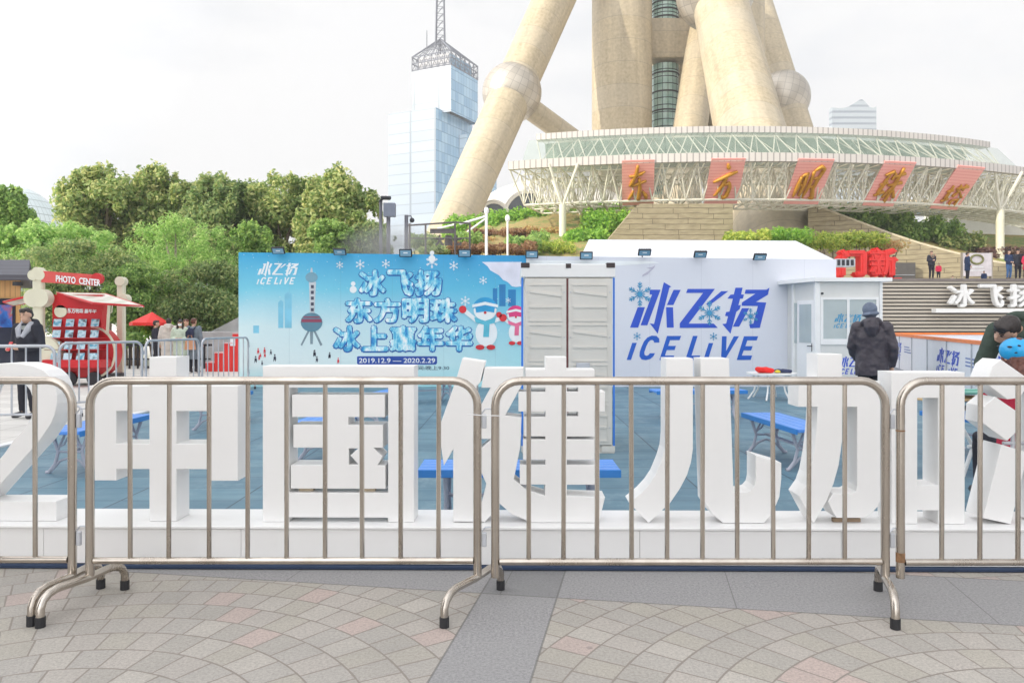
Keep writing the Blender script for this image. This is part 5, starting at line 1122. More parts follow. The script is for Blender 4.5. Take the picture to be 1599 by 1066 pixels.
# slope behind the right wall, white ramp and stair glass
g = MB(); vs = []
for i, (px, py) in enumerate(top):
    Y = 62.9 - 6.5 * i / (len(top) - 1); p = P(px, py + 3, Y); q_ = P(px, ridge(px) + (py - 320) * .35, Y + 16); vs += [tuple(p), tuple(q_)]
g.add(vs, [(2 * i, 2 * i + 2, 2 * i + 3, 2 * i + 1) for i in range(n - 1)]); struct('planted_slope', g, M['hill'])
g = MB(); Yr_ = 72; g.vprism([(P(x_, y_, Yr_).x, P(x_, y_, Yr_).z) for x_, y_ in ((1470, 331), (1520, 331), (1720, 400), (1720, 440), (1470, 400))][::-1], Yr_, Yr_ + 3)
tag(g.build('white_ramp', M['white_paint']), 'sloping white ramp wall under the right part of the canopy', 'ramp')
t = thing('escalator', 'glass sided escalator descending to the right under the canopy', 'escalator', P(1540, 380, 74))
g = MB(); g.vprism([(P(x_, y_, 73.9 + 2).x, P(x_, y_, 75.9).z) for x_, y_ in ((1410, 318), (1490, 318), (1720, 402), (1720, 420), (1480, 334), (1410, 334))][::-1], 75.9, 78); g.build('balustrade', mat('blue_grey_glass', srgb(115, 135, 150), .15), t)
g = MB(); g.tube([P(1408, 315, 75.8), P(1490, 315, 75.8), P(1720, 398, 75.8)], .22, 6); g.build('handrail', mat('beige_rail', srgb(215, 195, 165), .5), t)
g = MB()
for k in range(9): 
    f_ = k / 8; g.tube([P(1490 + 230 * f_, 316 + 84 * f_, 75.8), P(1485 + 230 * f_, 336 + 84 * f_, 75.8)], .09, 5)
g.build('balustrade_post', M['cream'], t)
# ---------------------------------------------------------------- distant buildings
def glassmat(name, c1, c2, gx, gz, rough=.2, cell=.5):
    a = NM(name, rough, .0, .8); x, y, z = a.pos('world'); h = (x + y * 1.3)
    gx_ = (h / gx).fract().lt(.08); gz_ = (z / gz).fract().lt(.08); b = a.mix(a.wn((h / gx).floor(), (z / gz).floor()) * cell + a.noise(.03, 3, a.vec) * (1 - cell), c1, c2)
    a.col(a.mix(gx_.max(gz_) * .7, b, sc(c1, .55))); return a.m
gL = glassmat('pale_curtain_wall', srgb(128, 144, 162), srgb(160, 173, 186), 3, 3.4, .3, .3)
gR = glassmat('blue_curtain_wall', srgb(100, 150, 188), srgb(168, 202, 222), 3, 3.4, .2, .6)
t = thing('glass_tower', 'pale glass office tower with a lattice crown and radio mast', 'skyscraper', (-28, 260, 0))
def facets(name, plan, z0, z1, mats, top=True):
    g = MB(); n = len(plan)
    for i in range(n):
        a_, b_ = plan[i], plan[(i + 1) % n]; g.mi = i % len(mats); g.quad((a_[0], a_[1], z0), (b_[0], b_[1], z0), (b_[0], b_[1], z1), (a_[0], a_[1], z1))
    g.mi = 0; g.add([(p_[0], p_[1], z1) for p_ in plan], [tuple(range(n))]); return g.build(name, mats, t)
u1 = Vector((16.8, -8.4)); u1.normalize(); u2 = Vector((-u1.y, u1.x))
def plan(c, wl, wr):   # c = near corner; wl metres along the left face, wr along the right face
    c = Vector(c); L_ = c - u1 * wl; Rr = c + u2 * wr; return [tuple(L_), tuple(c), tuple(Rr), tuple(L_ + u2 * wr)]
facets('main_block', plan((-24.8, 250), 18.8, 24), 0, 71.8, [gL, gR, gR, gR])
facets('upper_block', plan((-20.0, 252), 15.3, 18.0), 71.0, 86.2, [gL, gR, gR, gR])
facets('crown_block', plan((-20.6, 254), 12.5, 14.5), 86.2, 90.9, [mat('grey_metal', srgb(190, 190, 195), .5), gR, gR, gR])
facets('annex', plan((-15.5, 262), 4, 22), 0, 66, [glassmat('annex_glass', srgb(150, 185, 210), srgb(215, 228, 238), 3, 3.4), gR, gR, gR])
facets('annex', plan((-12.0, 268), 4, 26), 0, 44, [gL, gR, gR, gR])
g = MB(); pl = plan((-20.0, 252), 15.3, 18.0); cap_ = (-25.5, 262, 110)
ap = Vector((-24.2, 259.5, 0))
for ring_z in (86.5, 88.8, 91):
    g.tube([(p_[0], p_[1], ring_z) for p_ in pl], .22, 5, closed=True)
for i in range(4):
    a_, b_ = Vector(pl[i]), Vector(pl[(i + 1) % 4])
    for k in range(6):
        f_ = k / 6; p_ = a_.lerp(b_, f_); p2 = a_.lerp(b_, f_ + 1 / 6); g.tube([(p_.x, p_.y, 86.2), (p_.x, p_.y, 91)], .15, 4)
        g.tube([(p_.x, p_.y, 86.2), (p2.x, p2.y, 91)], .10, 4); g.tube([(p2.x, p2.y, 86.2), (p_.x, p_.y, 91)], .10, 4)
        g.tube([(p_.x, p_.y, 91), (ap.x, ap.y, 97.5)], .13, 4)
    g.tube([tuple(a_.lerp(b_, .0).to_3d() + Vector((0, 0, 91))), (ap.x, ap.y, 97.5)], .3, 4)
for f_ in (.33, .66):
    g.tube([(Vector(p_).x + (ap.x - p_[0]) * f_, p_[1] + (ap.y - p_[1]) * f_, 91 + 6.5 * f_) for p_ in pl], .14, 4, closed=True)
g.build('lattice_crown', mat('lattice_grey', srgb(100, 104, 116), .5), t)
g = MB()
for sx in (-1, 1):
    for sy in (-1, 1): g.tube([(ap.x + sx * 1.5, ap.y + sy * 1.1, 95), (ap.x + sx * .5, ap.y + sy * .5, 150)], .24, 4)
for k in range(20):
    z_ = 96 + k * 2.4; w_ = 1.1 - k * .035
    g.tube([(ap.x - w_, ap.y - w_, z_), (ap.x + w_, ap.y - w_, z_), (ap.x + w_, ap.y + w_, z_), (ap.x - w_, ap.y + w_, z_)], .09, 4, closed=True); g.tube([(ap.x - w_, ap.y - w_, z_), (ap.x + w_, ap.y - w_, z_ + 2.4)], .14, 4)
g.build('mast', bpy.data.materials['lattice_grey'], t)
g = MB(); g.tube([P(667, 75, 258), P(667, 48, 258)], .15, 4); g.build('aerial', bpy.data.materials['lattice_grey'], t)
# far wavy-topped tower on the right
a = NM('hazy_ribbed_facade', .5); x, y, z = a.pos('world'); a.col(a.mix((z / 4.0).fract().lt(.35), srgb(150, 160, 168), srgb(100, 112, 128)))
t = thing('wavy_tower', 'distant pale office tower with a wavy roofline above the canopy', 'skyscraper', P(1335, 300, 520))
g = MB(); Yw = 520; tp = [(1300, 167.5), (1305, 168.5), (1312, 169.2), (1319, 168.5), (1326, 166.5), (1333, 162.5), (1339, 158.5), (1343, 156), (1347, 155.5), (1351, 158.5), (1355, 163.5), (1359, 167.5), (1364, 168.5), (1369, 166.5)]
prof = [(P(x_, y_, Yw).x, P(x_, y_, Yw).z) for x_, y_ in tp]; g.vprism([(prof[0][0], 0)] + [(prof[-1][0], 0)] + prof[::-1], Yw, Yw + 5); g.build('facade', a.m, t)
# dome on the far left
t = thing('glass_dome', 'pale glass domed hall rising behind the left trees', 'dome', P(-20, 400, 140))
a = NM('dome_glass', .25); x, y, z = a.pos('obj'); f_ = (z / 1.3).fract().lt(.1).max((y.atan2(x) * 10).fract().lt(.08)); a.col(a.mix(f_, a.mix(a.noise(.1, 2), srgb(190, 210, 212), srgb(222, 232, 236)), srgb(150, 165, 165)))
cD = P(8, 372, 140); g = MB(); vs = []; fs = []; nu, nv = 60, 14
for i in range(nv + 1):
    a_ = pi / 2 * i / nv
    for k in range(nu): b_ = 2 * pi * k / nu; vs.append((10.0 * cos(a_) * cos(b_), 10.0 * cos(a_) * sin(b_), 9.9 * sin(a_)))
for i in range(nv):
    for k in range(nu): l = (k + 1) % nu; fs.append((i * nu + k, i * nu + l, (i + 1) * nu + l, (i + 1) * nu + k))
g.add(vs, fs); o = g.build('dome_shell', a.m, t, True, True); o.location = cD - wloc(t)
g = MB(); g.tube([(cD.x, cD.y, 0), (cD.x, cD.y, cD.z)], 10.0, 48); g.build('drum', gL, t)
# ---------------------------------------------------------------- poles, cameras, frames behind the hoarding
t = thing('camera_pole', 'grey pole carrying a floodlight and a grey equipment box', 'pole', (P(597, 0, 34).x, 34, 0))
g = MB(); g.tube([(P(595, 0, 34).x, 34, 0), P(595, 312, 34)], .075, 8); g.tube([(P(607, 0, 34).x, 34, 0), P(607, 330, 34)], .09, 8); g.build('post', mat('grey_post', srgb(110, 112, 122), .5), t)
g = MB(); p = P(609, 328, 33.8); g.box((p.x, p.y, p.z), (.52, .3, .60), 0, .02); g.build('equipment_box', mat('box_grey', srgb(120, 128, 145), .5), t)
g = MB(); p = P(603, 311, 33.8); g.box((p.x, p.y, p.z + .05), (.45, .4, .12), .2, .03); g.tube([P(593, 314, 33.8), P(604, 307, 33.7)], .05, 6); g.build('floodlight', M['dark'], t)
t = thing('camera_pole', 'slim grey pole with a hanging dome camera beside the fence frame', 'pole', (P(635, 0, 34).x, 34, 0))
g = MB(); g.tube([(P(635, 0, 34).x, 34, 0), P(635, 336, 34)], .085, 8); g.tube([P(635, 338, 34), P(642, 337, 34), P(644, 341, 34)], .03, 6); g.build('post', bpy.data.materials['grey_post'], t)
g = MB(); g.sph(P(644, 344, 34), .11, 10, 8); g.build('dome_camera', M['dark'], t)
t = thing('metal_frame', 'dark metal frame with rooftop letters seen from behind, above the banner wall', 'frame', (P(690, 0, 36).x, 36, 0))
g = MB()
for px in (640, 665, 711, 734): g.tube([(P(px, 0, 36).x, 36, 0), P(px, 349, 36)], .05, 6)
g.tube([P(637, 352, 36), P(712, 347, 36), P(736, 349, 36)], .045, 6); g.tube([P(640, 372, 36), P(736, 372, 36)], .03, 6); g.build('frame_bar', mat('brown_metal', srgb(95, 90, 92), .6), t)
g = MB(); g.b2(tuple(P(672, 364, 36.2)), tuple(Vector(P(712, 357, 36.2)) + Vector((0, .1, 0)))); g.add(*fit_text('大昌七', 680, 722, 367, 384, 36.4, .1, .06)); g.build('reversed_lettering', bpy.data.materials['brown_metal'], t)
for px, pt in ((760, 325), (793, 337)):
    t = thing('lamp_post', 'slender pale lamp post with a small globe on the mound, ' + ('the taller left one' if px == 760 else 'the shorter right one'), 'lamp post', (P(px, 0, 40).x, 40, 0), 0, 'pale lamp posts on the mound')
    g = MB(); g.tube([(P(px, 0, 40).x, 40, 0), P(px, pt + 6, 40)], .075 if px == 760 else .05, 8); g.build('post', M['white_paint'], t)
    g = MB(); g.sph(P(px, pt + 4, 40), .13, 12, 8, (1, 1, 1.5)); g.build('lamp', M['white_paint'], t)
t = thing('barrier_arm', 'white diagonal barrier arms fixed to the lamp post above the banner', 'barrier', P(735, 350, 40.1))
g = MB(); g.tube([P(758, 338, 40.15), P(718, 350, 40.15)], .06, 6); g.tube([P(758, 342, 40.15), P(730, 362, 40.15)], .05, 6); g.tube([P(712, 350, 40.2), P(684, 357, 40.2)], .05, 6); g.build('arm', M['white_paint'], t)
# ---------------------------------------------------------------- foliage
def leafmat(name, c_dark, c_mid, c_light, trans=.48):
    a = NM(name, .55); gi = a.n('ShaderNodeNewGeometry'); f = X(a.t, gi.outputs['Random Per Island']); cl = a.noise(.55, 3)
    c = a.ramp(f * .6 + cl * .45, [(.2, c_dark), (.5, c_mid), (.85, c_light)]); a.col(c)
    tr = a.n('ShaderNodeBsdfTranslucent'); a.t.links.new(c.o, tr.inputs['Color']); ms = a.n('ShaderNodeMixShader'); ms.inputs[0].default_value = trans
    out = a.t.nodes['Material Output']; a.t.links.new(a.b.outputs[0], ms.inputs[1]); a.t.links.new(tr.outputs[0], ms.inputs[2]); a.t.links.new(ms.outputs[0], out.inputs['Surface']); return a.m
LM = {'dark': leafmat('dark_glossy_leaves', (0.133, 0.221, 0.084), (0.255, 0.381, 0.134), (0.547, 0.581, 0.250)),
      'mag': leafmat('olive_leaves', (0.164, 0.256, 0.088), (0.335, 0.464, 0.149), (0.800, 0.768, 0.347)),
      'mid': leafmat('mid_green_leaves', (0.151, 0.269, 0.082), (0.283, 0.471, 0.124), (0.541, 0.697, 0.213)),
      'light': leafmat('light_green_leaves', (0.210, 0.389, 0.104), (0.381, 0.627, 0.174), (0.658, 0.800, 0.311)),
      'yel': leafmat('yellow_green_leaves', (0.215, 0.331, 0.055), (0.404, 0.534, 0.084), (0.664, 0.679, 0.157)),
      'hedge': leafmat('bright_hedge_leaves', (0.128, 0.302, 0.041), (0.273, 0.534, 0.070), (0.505, 0.737, 0.128)),
      'brown': leafmat('rust_brown_leaves', (0.186, 0.099, 0.055), (0.331, 0.172, 0.099), (0.447, 0.302, 0.157)),
      'orange': leafmat('straw_ground_leaves', (0.418, 0.244, 0.099), (0.621, 0.389, 0.172), (0.505, 0.505, 0.186)),
      'maroon': leafmat('maroon_leaves', (0.099, 0.063, 0.063), (0.186, 0.099, 0.092), (0.273, 0.186, 0.128))}
M['bark'] = mat('bark', (.17, .13, .10), .9, var=.35, ns=8)
M['barkl'] = mat('pale_bark', (.38, .33, .26), .9, var=.25, ns=8)
rng = np.random.default_rng(11)
def leaves(clumps, n, size, asp=.5, up=.3):
    """n leaf faces spread through the clumps (cx,cy,cz,rx,ry,rz)"""
    cl = np.array(clumps, float); w_ = (cl[:, 3] * cl[:, 4] + cl[:, 3] * cl[:, 5]); w_ /= w_.sum()
    idx = rng.choice(len(cl), n, p=w_); d = rng.normal(size=(n, 3)); d /= np.linalg.norm(d, axis=1)[:, None]
    rr = (rng.random(n) ** .45) * rng.normal(1, .09, n); p = cl[idx, :3] + d * cl[idx, 3:6] * rr[:, None]
    nrm = d * .9 + rng.normal(size=(n, 3)) * .75 + np.array([0, 0, up]); nrm /= np.linalg.norm(nrm, axis=1)[:, None]
    t_ = np.cross(nrm, rng.normal(size=(n, 3))); t_ /= np.linalg.norm(t_, axis=1)[:, None]; b_ = np.cross(nrm, t_)
    L_ = size * rng.uniform(.6, 1.3, n)[:, None]; W_ = L_ * asp
    v = np.stack([p - t_ * L_ * .5, p + b_ * W_ * .5 + t_ * L_ * .05, p + t_ * L_ * .5 - nrm * L_ * .12, p - b_ * W_ * .5 + t_ * L_ * .05], 1).reshape(-1, 3)
    return v
def leaf_obj(name, v, m, parent, off=(0, 0, 0)):
    v = v - np.array(off); n = len(v) // 4; me = bpy.data.meshes.new(name); me.vertices.add(len(v)); me.vertices.foreach_set('co', v.astype(np.float32).ravel())
    me.loops.add(len(v)); me.loops.foreach_set('vertex_index', np.arange(len(v), dtype=np.int32)); me.polygons.add(n)
    me.polygons.foreach_set('loop_start', np.arange(0, len(v), 4, dtype=np.int32)); me.polygons.foreach_set('loop_total', np.full(n, 4, np.int32)); me.update(calc_edges=True); me.materials.append(m)
    o = bpy.data.objects.new(name, me); C.objects.link(o); o.parent = parent; return o
def tree(cxp, cyp, rxp, ryp, Y, kind, lab, n=6500, size=.30, group='trees behind the square', nm='tree', bark='bark', zg=0, asp=.5, open_=0, ncl=26):
    c = P(cxp, cyp, Y); rx = rxp * 1.12 / FPX * Y; rz = ryp * 1.1 / FPX * Y; ry = max(rx * .8, 1.2); n = int(n * 1.55)
    base = Vector((c.x, Y, zg)); t = thing(nm, lab, 'tree', base, 0, group); cl = []
    rs = random.Random(int(cxp * 7 + cyp))
    for k in range(ncl):
        a_ = rs.uniform(0, 2 * pi); h_ = rs.uniform(-1, 1); q_ = sqrt(1 - h_ * h_) * rs.uniform(.3, .8) ; r_ = rs.uniform(.24, .46)
        cl.append((c.x + q_ * rx * cos(a_), c.y + q_ * ry * sin(a_), c.z + h_ * rz * .78, r_ * rx * rs.uniform(.8, 1.1), r_ * ry, r_ * rz * rs.uniform(.6, 1.0)))
    for k in range(26):                             # small sprigs breaking the outline
        a_ = rs.uniform(0, 2 * pi); e_ = rs.uniform(.0, 1.45); r_ = rs.uniform(.07, .16)
        cl.append((c.x + rx * rs.uniform(.85, 1.05) * cos(e_) * cos(a_), c.y + ry * .9 * cos(e_) * sin(a_), c.z + rz * .98 * sin(e_), r_ * rx, r_ * ry, r_ * rz * 1.5))
    leaf_obj('crown', leaves(cl, int(n * 1.45), size * .8, asp), LM[kind], t, base)
    tr = rx * .055 + .05; g = MB(); fork = c.z - rz * .55
    g.tube([(c.x, Y, zg), (c.x + .1, Y, (fork + zg) / 2), (c.x, Y, fork)], [tr * 1.3, tr, tr * .85], 8); o = g.build('trunk', M[bark], t)
    g = MB()
    for k in range(9 + open_ * 6):
        q_ = cl[k % ncl]; mid = ((c.x * .6 + q_[0] * .4), (Y * .6 + q_[1] * .4), (fork * .45 + q_[2] * .55)); g.tube([(c.x, Y, fork - .1), mid, q_[:3]], [tr * .6, tr * .35, tr * .12], 5)
    g.build('limb', M[bark], o)
    return t
tree(12, 352, 38, 50, 37, 'mid', 'leafy green tree at the left edge in front of the glass dome', 6500, .30)
tree(166, 338, 76, 66, 41, 'mag', 'tall olive-leaved evergreen, highest crown of the left trees', 11000, .34, ncl=34)
tree(248, 350, 64, 74, 42, 'mag', 'broad evergreen just right of the tallest left tree', 8500, .34)
tree(345, 368, 74, 78, 41, 'dark', 'dark green evergreen above the right light feathery tree', 9500, .33)
tree(440, 360, 62, 74, 42, 'mag', 'evergreen directly behind the left end of the blue banner wall', 8500, .33)
tree(528, 355, 62, 76, 40, 'mag', 'rounded evergreen rising behind the middle of the blue banner wall', 8500, .33)
tree(300, 352, 50, 58, 43, 'mag', 'narrow evergreen filling the gap between the broad evergreen and its right neighbour', 6000, .33)
tree(398, 356, 46, 60, 43, 'dark', 'dark evergreen filling the gap left of the blue banner wall', 5500, .32)
tree(484, 350, 44, 62, 43, 'mag', 'evergreen between the two crowns behind the blue banner wall', 5500, .32)
tree(515, 376, 34, 28, 37, 'mid', 'yellowish bush crown in front of the rounded evergreen', 5500, .22)
tree(578, 395, 45, 40, 38, 'dark', 'dusky dark shrub tree beside the camera pole', 4500, .25)
tree(95, 400, 95, 45, 34, 'light', 'light green spreading tree above the photo kiosk', 9500, .22)
tree(275, 420, 78, 72, 33, 'light', 'pale feathery tree with visible thin branches', 11000, .19, bark='barkl', open_=2, asp=.3)
tree(10, 400, 50, 40, 33, 'light', 'light green tree over the timber shop roof', 4500, .22)
tree(120, 452, 105, 62, 30, 'dark', 'dense dark hedge-like tree directly behind the photo kiosk', 13000, .18)
tree(215, 470, 60, 50, 29, 'mid', 'rounded green tree right of the kiosk awning', 7500, .18)
tree(330, 472, 78, 52, 29, 'dark', 'dense dark tree behind the huddled group', 10500, .18)
tree(390, 430, 50, 70, 34, 'mid', 'green tree touching the left edge of the blue banner wall', 6500, .24)
def shrub(cxp, cyp, rxp, ryp, Y, kind, lab, n=1800, size=.16, group='shrubs around the square', nm='shrub', asp=.5, cat='shrub', ncl=9, depth=None):
    c = P(cxp, cyp, Y); rx = rxp / FPX * Y; rz = ryp / FPX * Y; ry = depth or max(rz, .5); base = Vector((c.x, Y, c.z - rz))
    t = thing(nm, lab, cat, base, 0, group); rs = random.Random(int(cxp * 3 + cyp)); cl = []
    for k in range(ncl):
        q_ = -1 + 2 * (k + .5) / ncl; cl.append((c.x + q_ * rx * .85, Y + rs.uniform(-.4, .4) * ry, c.z + rs.uniform(-.3, .15) * rz, max(rx / ncl * 1.6, rz * .5), ry * .7, rz * rs.uniform(.65, .9)))
    leaf_obj('foliage', leaves(cl, n, size, asp), LM[kind], t, base)
    g = MB()
    for k in range(5):
        q_ = cl[int(k * (ncl - 1) / 4)]; g.tube([(c.x + (q_[0] - c.x) * .8, Y, base.z - .6), q_[:3]], [.05, .02], 5)
    g.build('stem', M['bark'], t); return t
for a_ in [(250, 515, 20, 14, 26.5, 'hedge', 'bright green low shrub under the red parasol'), (205, 530, 22, 14, 27, 'mid', 'low green shrub behind the barrier right of the kiosk'),
           (300, 512, 40, 12, 28.5, 'dark', 'low dark shrub behind the heads of the huddled group', 2500),
           # hedge along the mound
           (735, 356, 46, 25, 66, 'hedge', 'left end of the bright green hedge, next to the leaning tower leg', 6000, .34),
           (800, 348, 48, 26, 67, 'hedge', 'bright green hedge section right of the two lamp posts', 5000, .34),
           (870, 338, 50, 24, 68, 'hedge', 'bright green hedge section crossed by the left canopy column', 5000, .34),
           (940, 333, 44, 20, 69, 'hedge', 'upper bright green hedge section near the stone wall', 4000, .34),
           (780, 365, 55, 10, 60, 'brown', 'rust-brown undergrowth below the left hedge', 3500, .26), (860, 362, 60, 8, 60, 'orange', 'straw-coloured ground bush on the open slope', 3500, .24),
           (842, 372, 15, 13, 54, 'mid', 'small ball-shaped green bush on the slope', 1800, .2), (870, 388, 30, 16, 52, 'yel', 'yellow-green bush beside the left canopy column', 2500, .24),
           (915, 372, 34, 24, 56, 'hedge', 'leafy bright bush between the canopy columns', 4500, .32), (948, 345, 36, 26, 58, 'hedge', 'tall leafy bright bush climbing towards the stone wall', 5000, .32),
           (770, 388, 75, 12, 47, 'brown', 'long low reddish-brown hedge right behind the blue banner wall', 6000, .2), (690, 390, 40, 12, 48, 'dark', 'dusky low hedge under the metal frame', 3000, .22),
           (740, 372, 40, 8, 58, 'orange', 'straw-coloured patch of bush behind the white barrier arms', 2200, .22),
           (818, 380, 30, 14, 50, 'mid', 'mid-green bush between the reddish hedge and the canopy column', 3000, .24), (725, 372, 30, 14, 56, 'mid', 'mid-green bush right of the metal frame', 3000, .26), (665, 378, 26, 14, 52, 'dark', 'dusky bush behind the reversed rooftop letters', 2500, .24),
           # shrubs over the marquee
           (1165, 372, 36, 15, 50, 'yel', 'yellow-green shrubs at the foot of the central tower leg', 3500, .24), (1225, 370, 36, 17, 50, 'hedge', 'bright green bush right of the central leg foot', 3200, .24), (1290, 376, 36, 18, 50, 'yel', 'yellowish bush above the red sign', 2600, .22), (1345, 374, 30, 15, 50, 'yel', 'bright yellow-green bush above the red characters', 3000, .24), (1385, 384, 16, 12, 50, 'orange', 'small dry bush at the right end over the red sign', 1400, .2),
           # right slope
           (1310, 330, 42, 14, 66, 'mid', 'dark green bush at the top left of the right slope', 3800, .36), (1375, 343, 50, 25, 65, 'mid', 'dense green bush under the fourth red banner', 5000, .36), (1440, 360, 56, 30, 64, 'mid', 'large dark green bush behind the right slope wall', 6000, .36), (1495, 382, 36, 22, 63, 'mag', 'reddish tinged bush beside the right canopy columns', 4200, .34), (1560, 396, 45, 13, 62, 'maroon', 'maroon low hedge behind the display board', 4500, .28), (1640, 400, 50, 15, 62, 'maroon', 'maroon low hedge running off the right edge', 4500, .28)]:
    shrub(*a_[:7], n=int((a_[7] if len(a_) > 7 else 1800) * 1.0), size=a_[8] if len(a_) > 8 else .16, depth=2.0 if a_[4] > 45 else None)
# ---------------------------------------------------------------- people
def etube(g, pts, rad, side=(1, 0, 0), seg=16):
    """tube with elliptical section: rad = (half width along side, half depth)"""
    pts = [Vector(p) for p in pts]; n = len(pts); side = Vector(side); vs = []; fs = []
    for i, p in enumerate(pts):
        t_ = (pts[min(i + 1, n - 1)] - pts[max(i - 1, 0)]).normalized(); s_ = (side - t_ * side.dot(t_)).normalized(); d_ = t_.cross(s_)
        for k in range(seg): a_ = 2 * pi * k / seg; vs.append(p + s_ * cos(a_) * rad[i][0] + d_ * sin(a_) * rad[i][1])
    for i in range(n - 1):
        for k in range(seg): l = (k + 1) % seg; fs.append((i * seg + k, i * seg + l, (i + 1) * seg + l, (i + 1) * seg + k))
    c0, c1 = len(vs), len(vs) + 1; vs += [pts[0], pts[-1]]
    for k in range(seg): l = (k + 1) % seg; fs.append((c0, l, k)); fs.append((c1, (n - 1) * seg + k, (n - 1) * seg + l))
    g.add(vs, fs)
def V3(*a_): return Vector(a_)
BASE = dict(hip=V3(0, 0, .93), waist=V3(0, 0, 1.08), chest=V3(0, 0, 1.28), neck=V3(0, .01, 1.46), head=V3(0, -.015, 1.615), fwd=V3(0, -1, 0),
            sL=V3(.18, 0, 1.41), eL=V3(.25, .03, 1.14), wL=V3(.25, -.08, .90), hL=V3(.24, -.12, .82), sR=V3(-.18, 0, 1.41), eR=V3(-.25, .03, 1.14), wR=V3(-.25, -.08, .90), hR=V3(-.24, -.12, .82),
            pL=V3(.09, 0, .90), kL=V3(.10, -.02, .49), aL=V3(.10, .02, .09), tL=V3(.12, -.16, .04), pR=V3(-.09, 0, .90), kR=V3(-.10, -.02, .49), aR=V3(-.10, .02, .09), tR=V3(-.12, -.16, .04))
def person(label, loc, rz=0, h=1.72, pose=None, coat=None, trousers=None, hair=None, hairlen=0, shoes=None, coat_len=0, vox=.016, group=None, hood=False, hat=None, bag=None, mask=False, puffy=0, bulk=1.0, child=False, collar=None, top_only=False):
    s = h / 1.75; J = {k: v.copy() for k, v in BASE.items()}
    for k, v in (pose or {}).items(): J[k] = V3(*v)
    t = thing('person', label, 'person', loc, rz, group)
    for k in J:
        if k != 'fwd': J[k] = J[k] * s
    hs = s * (1.12 if child else 1.0); f_ = J['fwd'].normalized(); up = (J['head'] - J['neck']).normalized(); up = (up - f_ * up.dot(f_)).normalized(); sd_ = f_.cross(up)
    H = J['head']
    def hp(x_, y_, z_): return H + (sd_ * x_ + f_ * y_ + up * z_) * hs      # x right of face, y forward, z up
    g = MB()
    # head: skull, jaw, nose, ears
    def ell(c, rx, ry, rz_, n=14):
        vs = []; fs = []
        for i in range(n + 1):
            for k in range(n * 2):
                a_ = pi * i / n; b_ = pi * k / n; vs.append(hp(c[0] + rx * sin(a_) * cos(b_), c[1] + ry * sin(a_) * sin(b_), c[2] + rz_ * cos(a_)))
        for i in range(n):
            for k in range(n * 2): l = (k + 1) % (n * 2); fs.append((i * 2 * n + k, (i + 1) * 2 * n + k, (i + 1) * 2 * n + l, i * 2 * n + l))
        return vs, fs
    g.add(*ell((0, -.005, .025), .076, .094, .092)); g.add(*ell((0, .022, -.045), .058, .066, .070))
    g.tube([hp(0, .075, .022), hp(0, .100, -.018), hp(0, .088, -.03)], [.008 * hs, .014 * hs, .010 * hs], 6)
    for e in (-1, 1): g.add(*ell((e * .078, -.005, -.005), .012, .022, .032, 6))
    g.tube([hp(-.02, .084, -.062), hp(.02, .084, -.062)], .009 * hs, 6)
    etube(g, [J['neck'] - (J['neck'] - J['chest']).normalized() * .06 * s, J['neck'], H + (J['neck'] - H) * .3], [(.065 * s, .06 * s), (.055 * s, .055 * s), (.05 * s, .055 * s)], sd_)
    side = (J['sL'] - J['sR']).normalized()
    etube(g, [J['hip'] - V3(0, 0, .06) * s, J['hip'], J['waist'], J['chest'], J['neck'] - (J['neck'] - J['chest']) * .25], [(.12 * s, .09 * s), (.15 * s, .10 * s), (.13 * s, .09 * s), (.155 * s, .105 * s), (.12 * s, .07 * s)], side)
    hands = []
    for a_ in 'LR':
        g.tube([J['s' + a_], J['e' + a_], J['w' + a_]], [.048 * s, .038 * s, .028 * s], 10)
        w_, hh = J['w' + a_], J['h' + a_]; d = (hh - w_).normalized(); pn = d.cross(V3(0, 0, 1)); pn = pn.normalized() if pn.length > .1 else V3(1, 0, 0); pd = d.cross(pn)
        g.tube([w_, w_ + d * .045 * s, w_ + d * .085 * s], [.024 * s, .034 * s, .030 * s], 8)
        for fi, (off, ln) in enumerate(((-.028, .062), (-.010, .074), (.009, .070), (.027, .055))):
            b_ = w_ + d * .08 * s + pd * off * s; m_ = b_ + d * ln * .5 * s; e_ = m_ + (d * .7 + pn * -.55) * ln * .5 * s; g.tube([b_, m_, e_], [.0095 * s, .0088 * s, .007 * s], 6)
        g.tube([w_ + d * .03 * s + pd * -.03 * s, w_ + d * .055 * s + pd * -.055 * s, w_ + d * .085 * s + pd * -.05 * s], [.012 * s, .010 * s, .008 * s], 6)
        if not top_only: g.tube([J['p' + a_], J['k' + a_], J['a' + a_]], [.085 * s, .055 * s, .038 * s], 10)
    b = remeshed(g, vox * .55 if vox < .02 else vox * .7, 'body', M['skin'], t, smooth_it=1)
    # eyes, brows
    g = MB()
    for e in (-1, 1): g.add(*ell((e * .030, .083, .015), .013, .008, .0065, 6))
    for e in (-1, 1): g.tube([hp(e * .014, .090, .036), hp(e * .046, .078, .036)], .004 * hs, 5)
    g.build('eyes', M['black_hair'], b, True)
    if mask:
        g = MB(); g.add(*ell((0, .045, -.035), .062, .062, .050, 8)); g.build('face_mask', M['wprint'], b, True)
    # hair or hat
    hm = hair or M['black_hair']; g = MB()
    g.add(*ell((0, -.018, .046), .080, .094, .076)); g.add(*ell((0, -.045, .008), .079, .070, .075 + hairlen * .3))
    g.add(*ell((.005, .048, .080), .066, .048, .034, 8)); g.add(*ell((.0, .078, .060), .052, .016, .020, 8))
    if hairlen > .05: g.tube([hp(0, -.05, 0), hp(0, -.07, -hairlen * .6), hp(0, -.06, -hairlen)], [.085 * hs, .09 * hs, .06 * hs], 10); [g.tube([hp(e * .07, .02, .03), hp(e * .085, .03, -hairlen * .5), hp(e * .08, .04, -hairlen)], [.025 * hs, .03 * hs, .018 * hs], 8) for e in (-1, 1)]
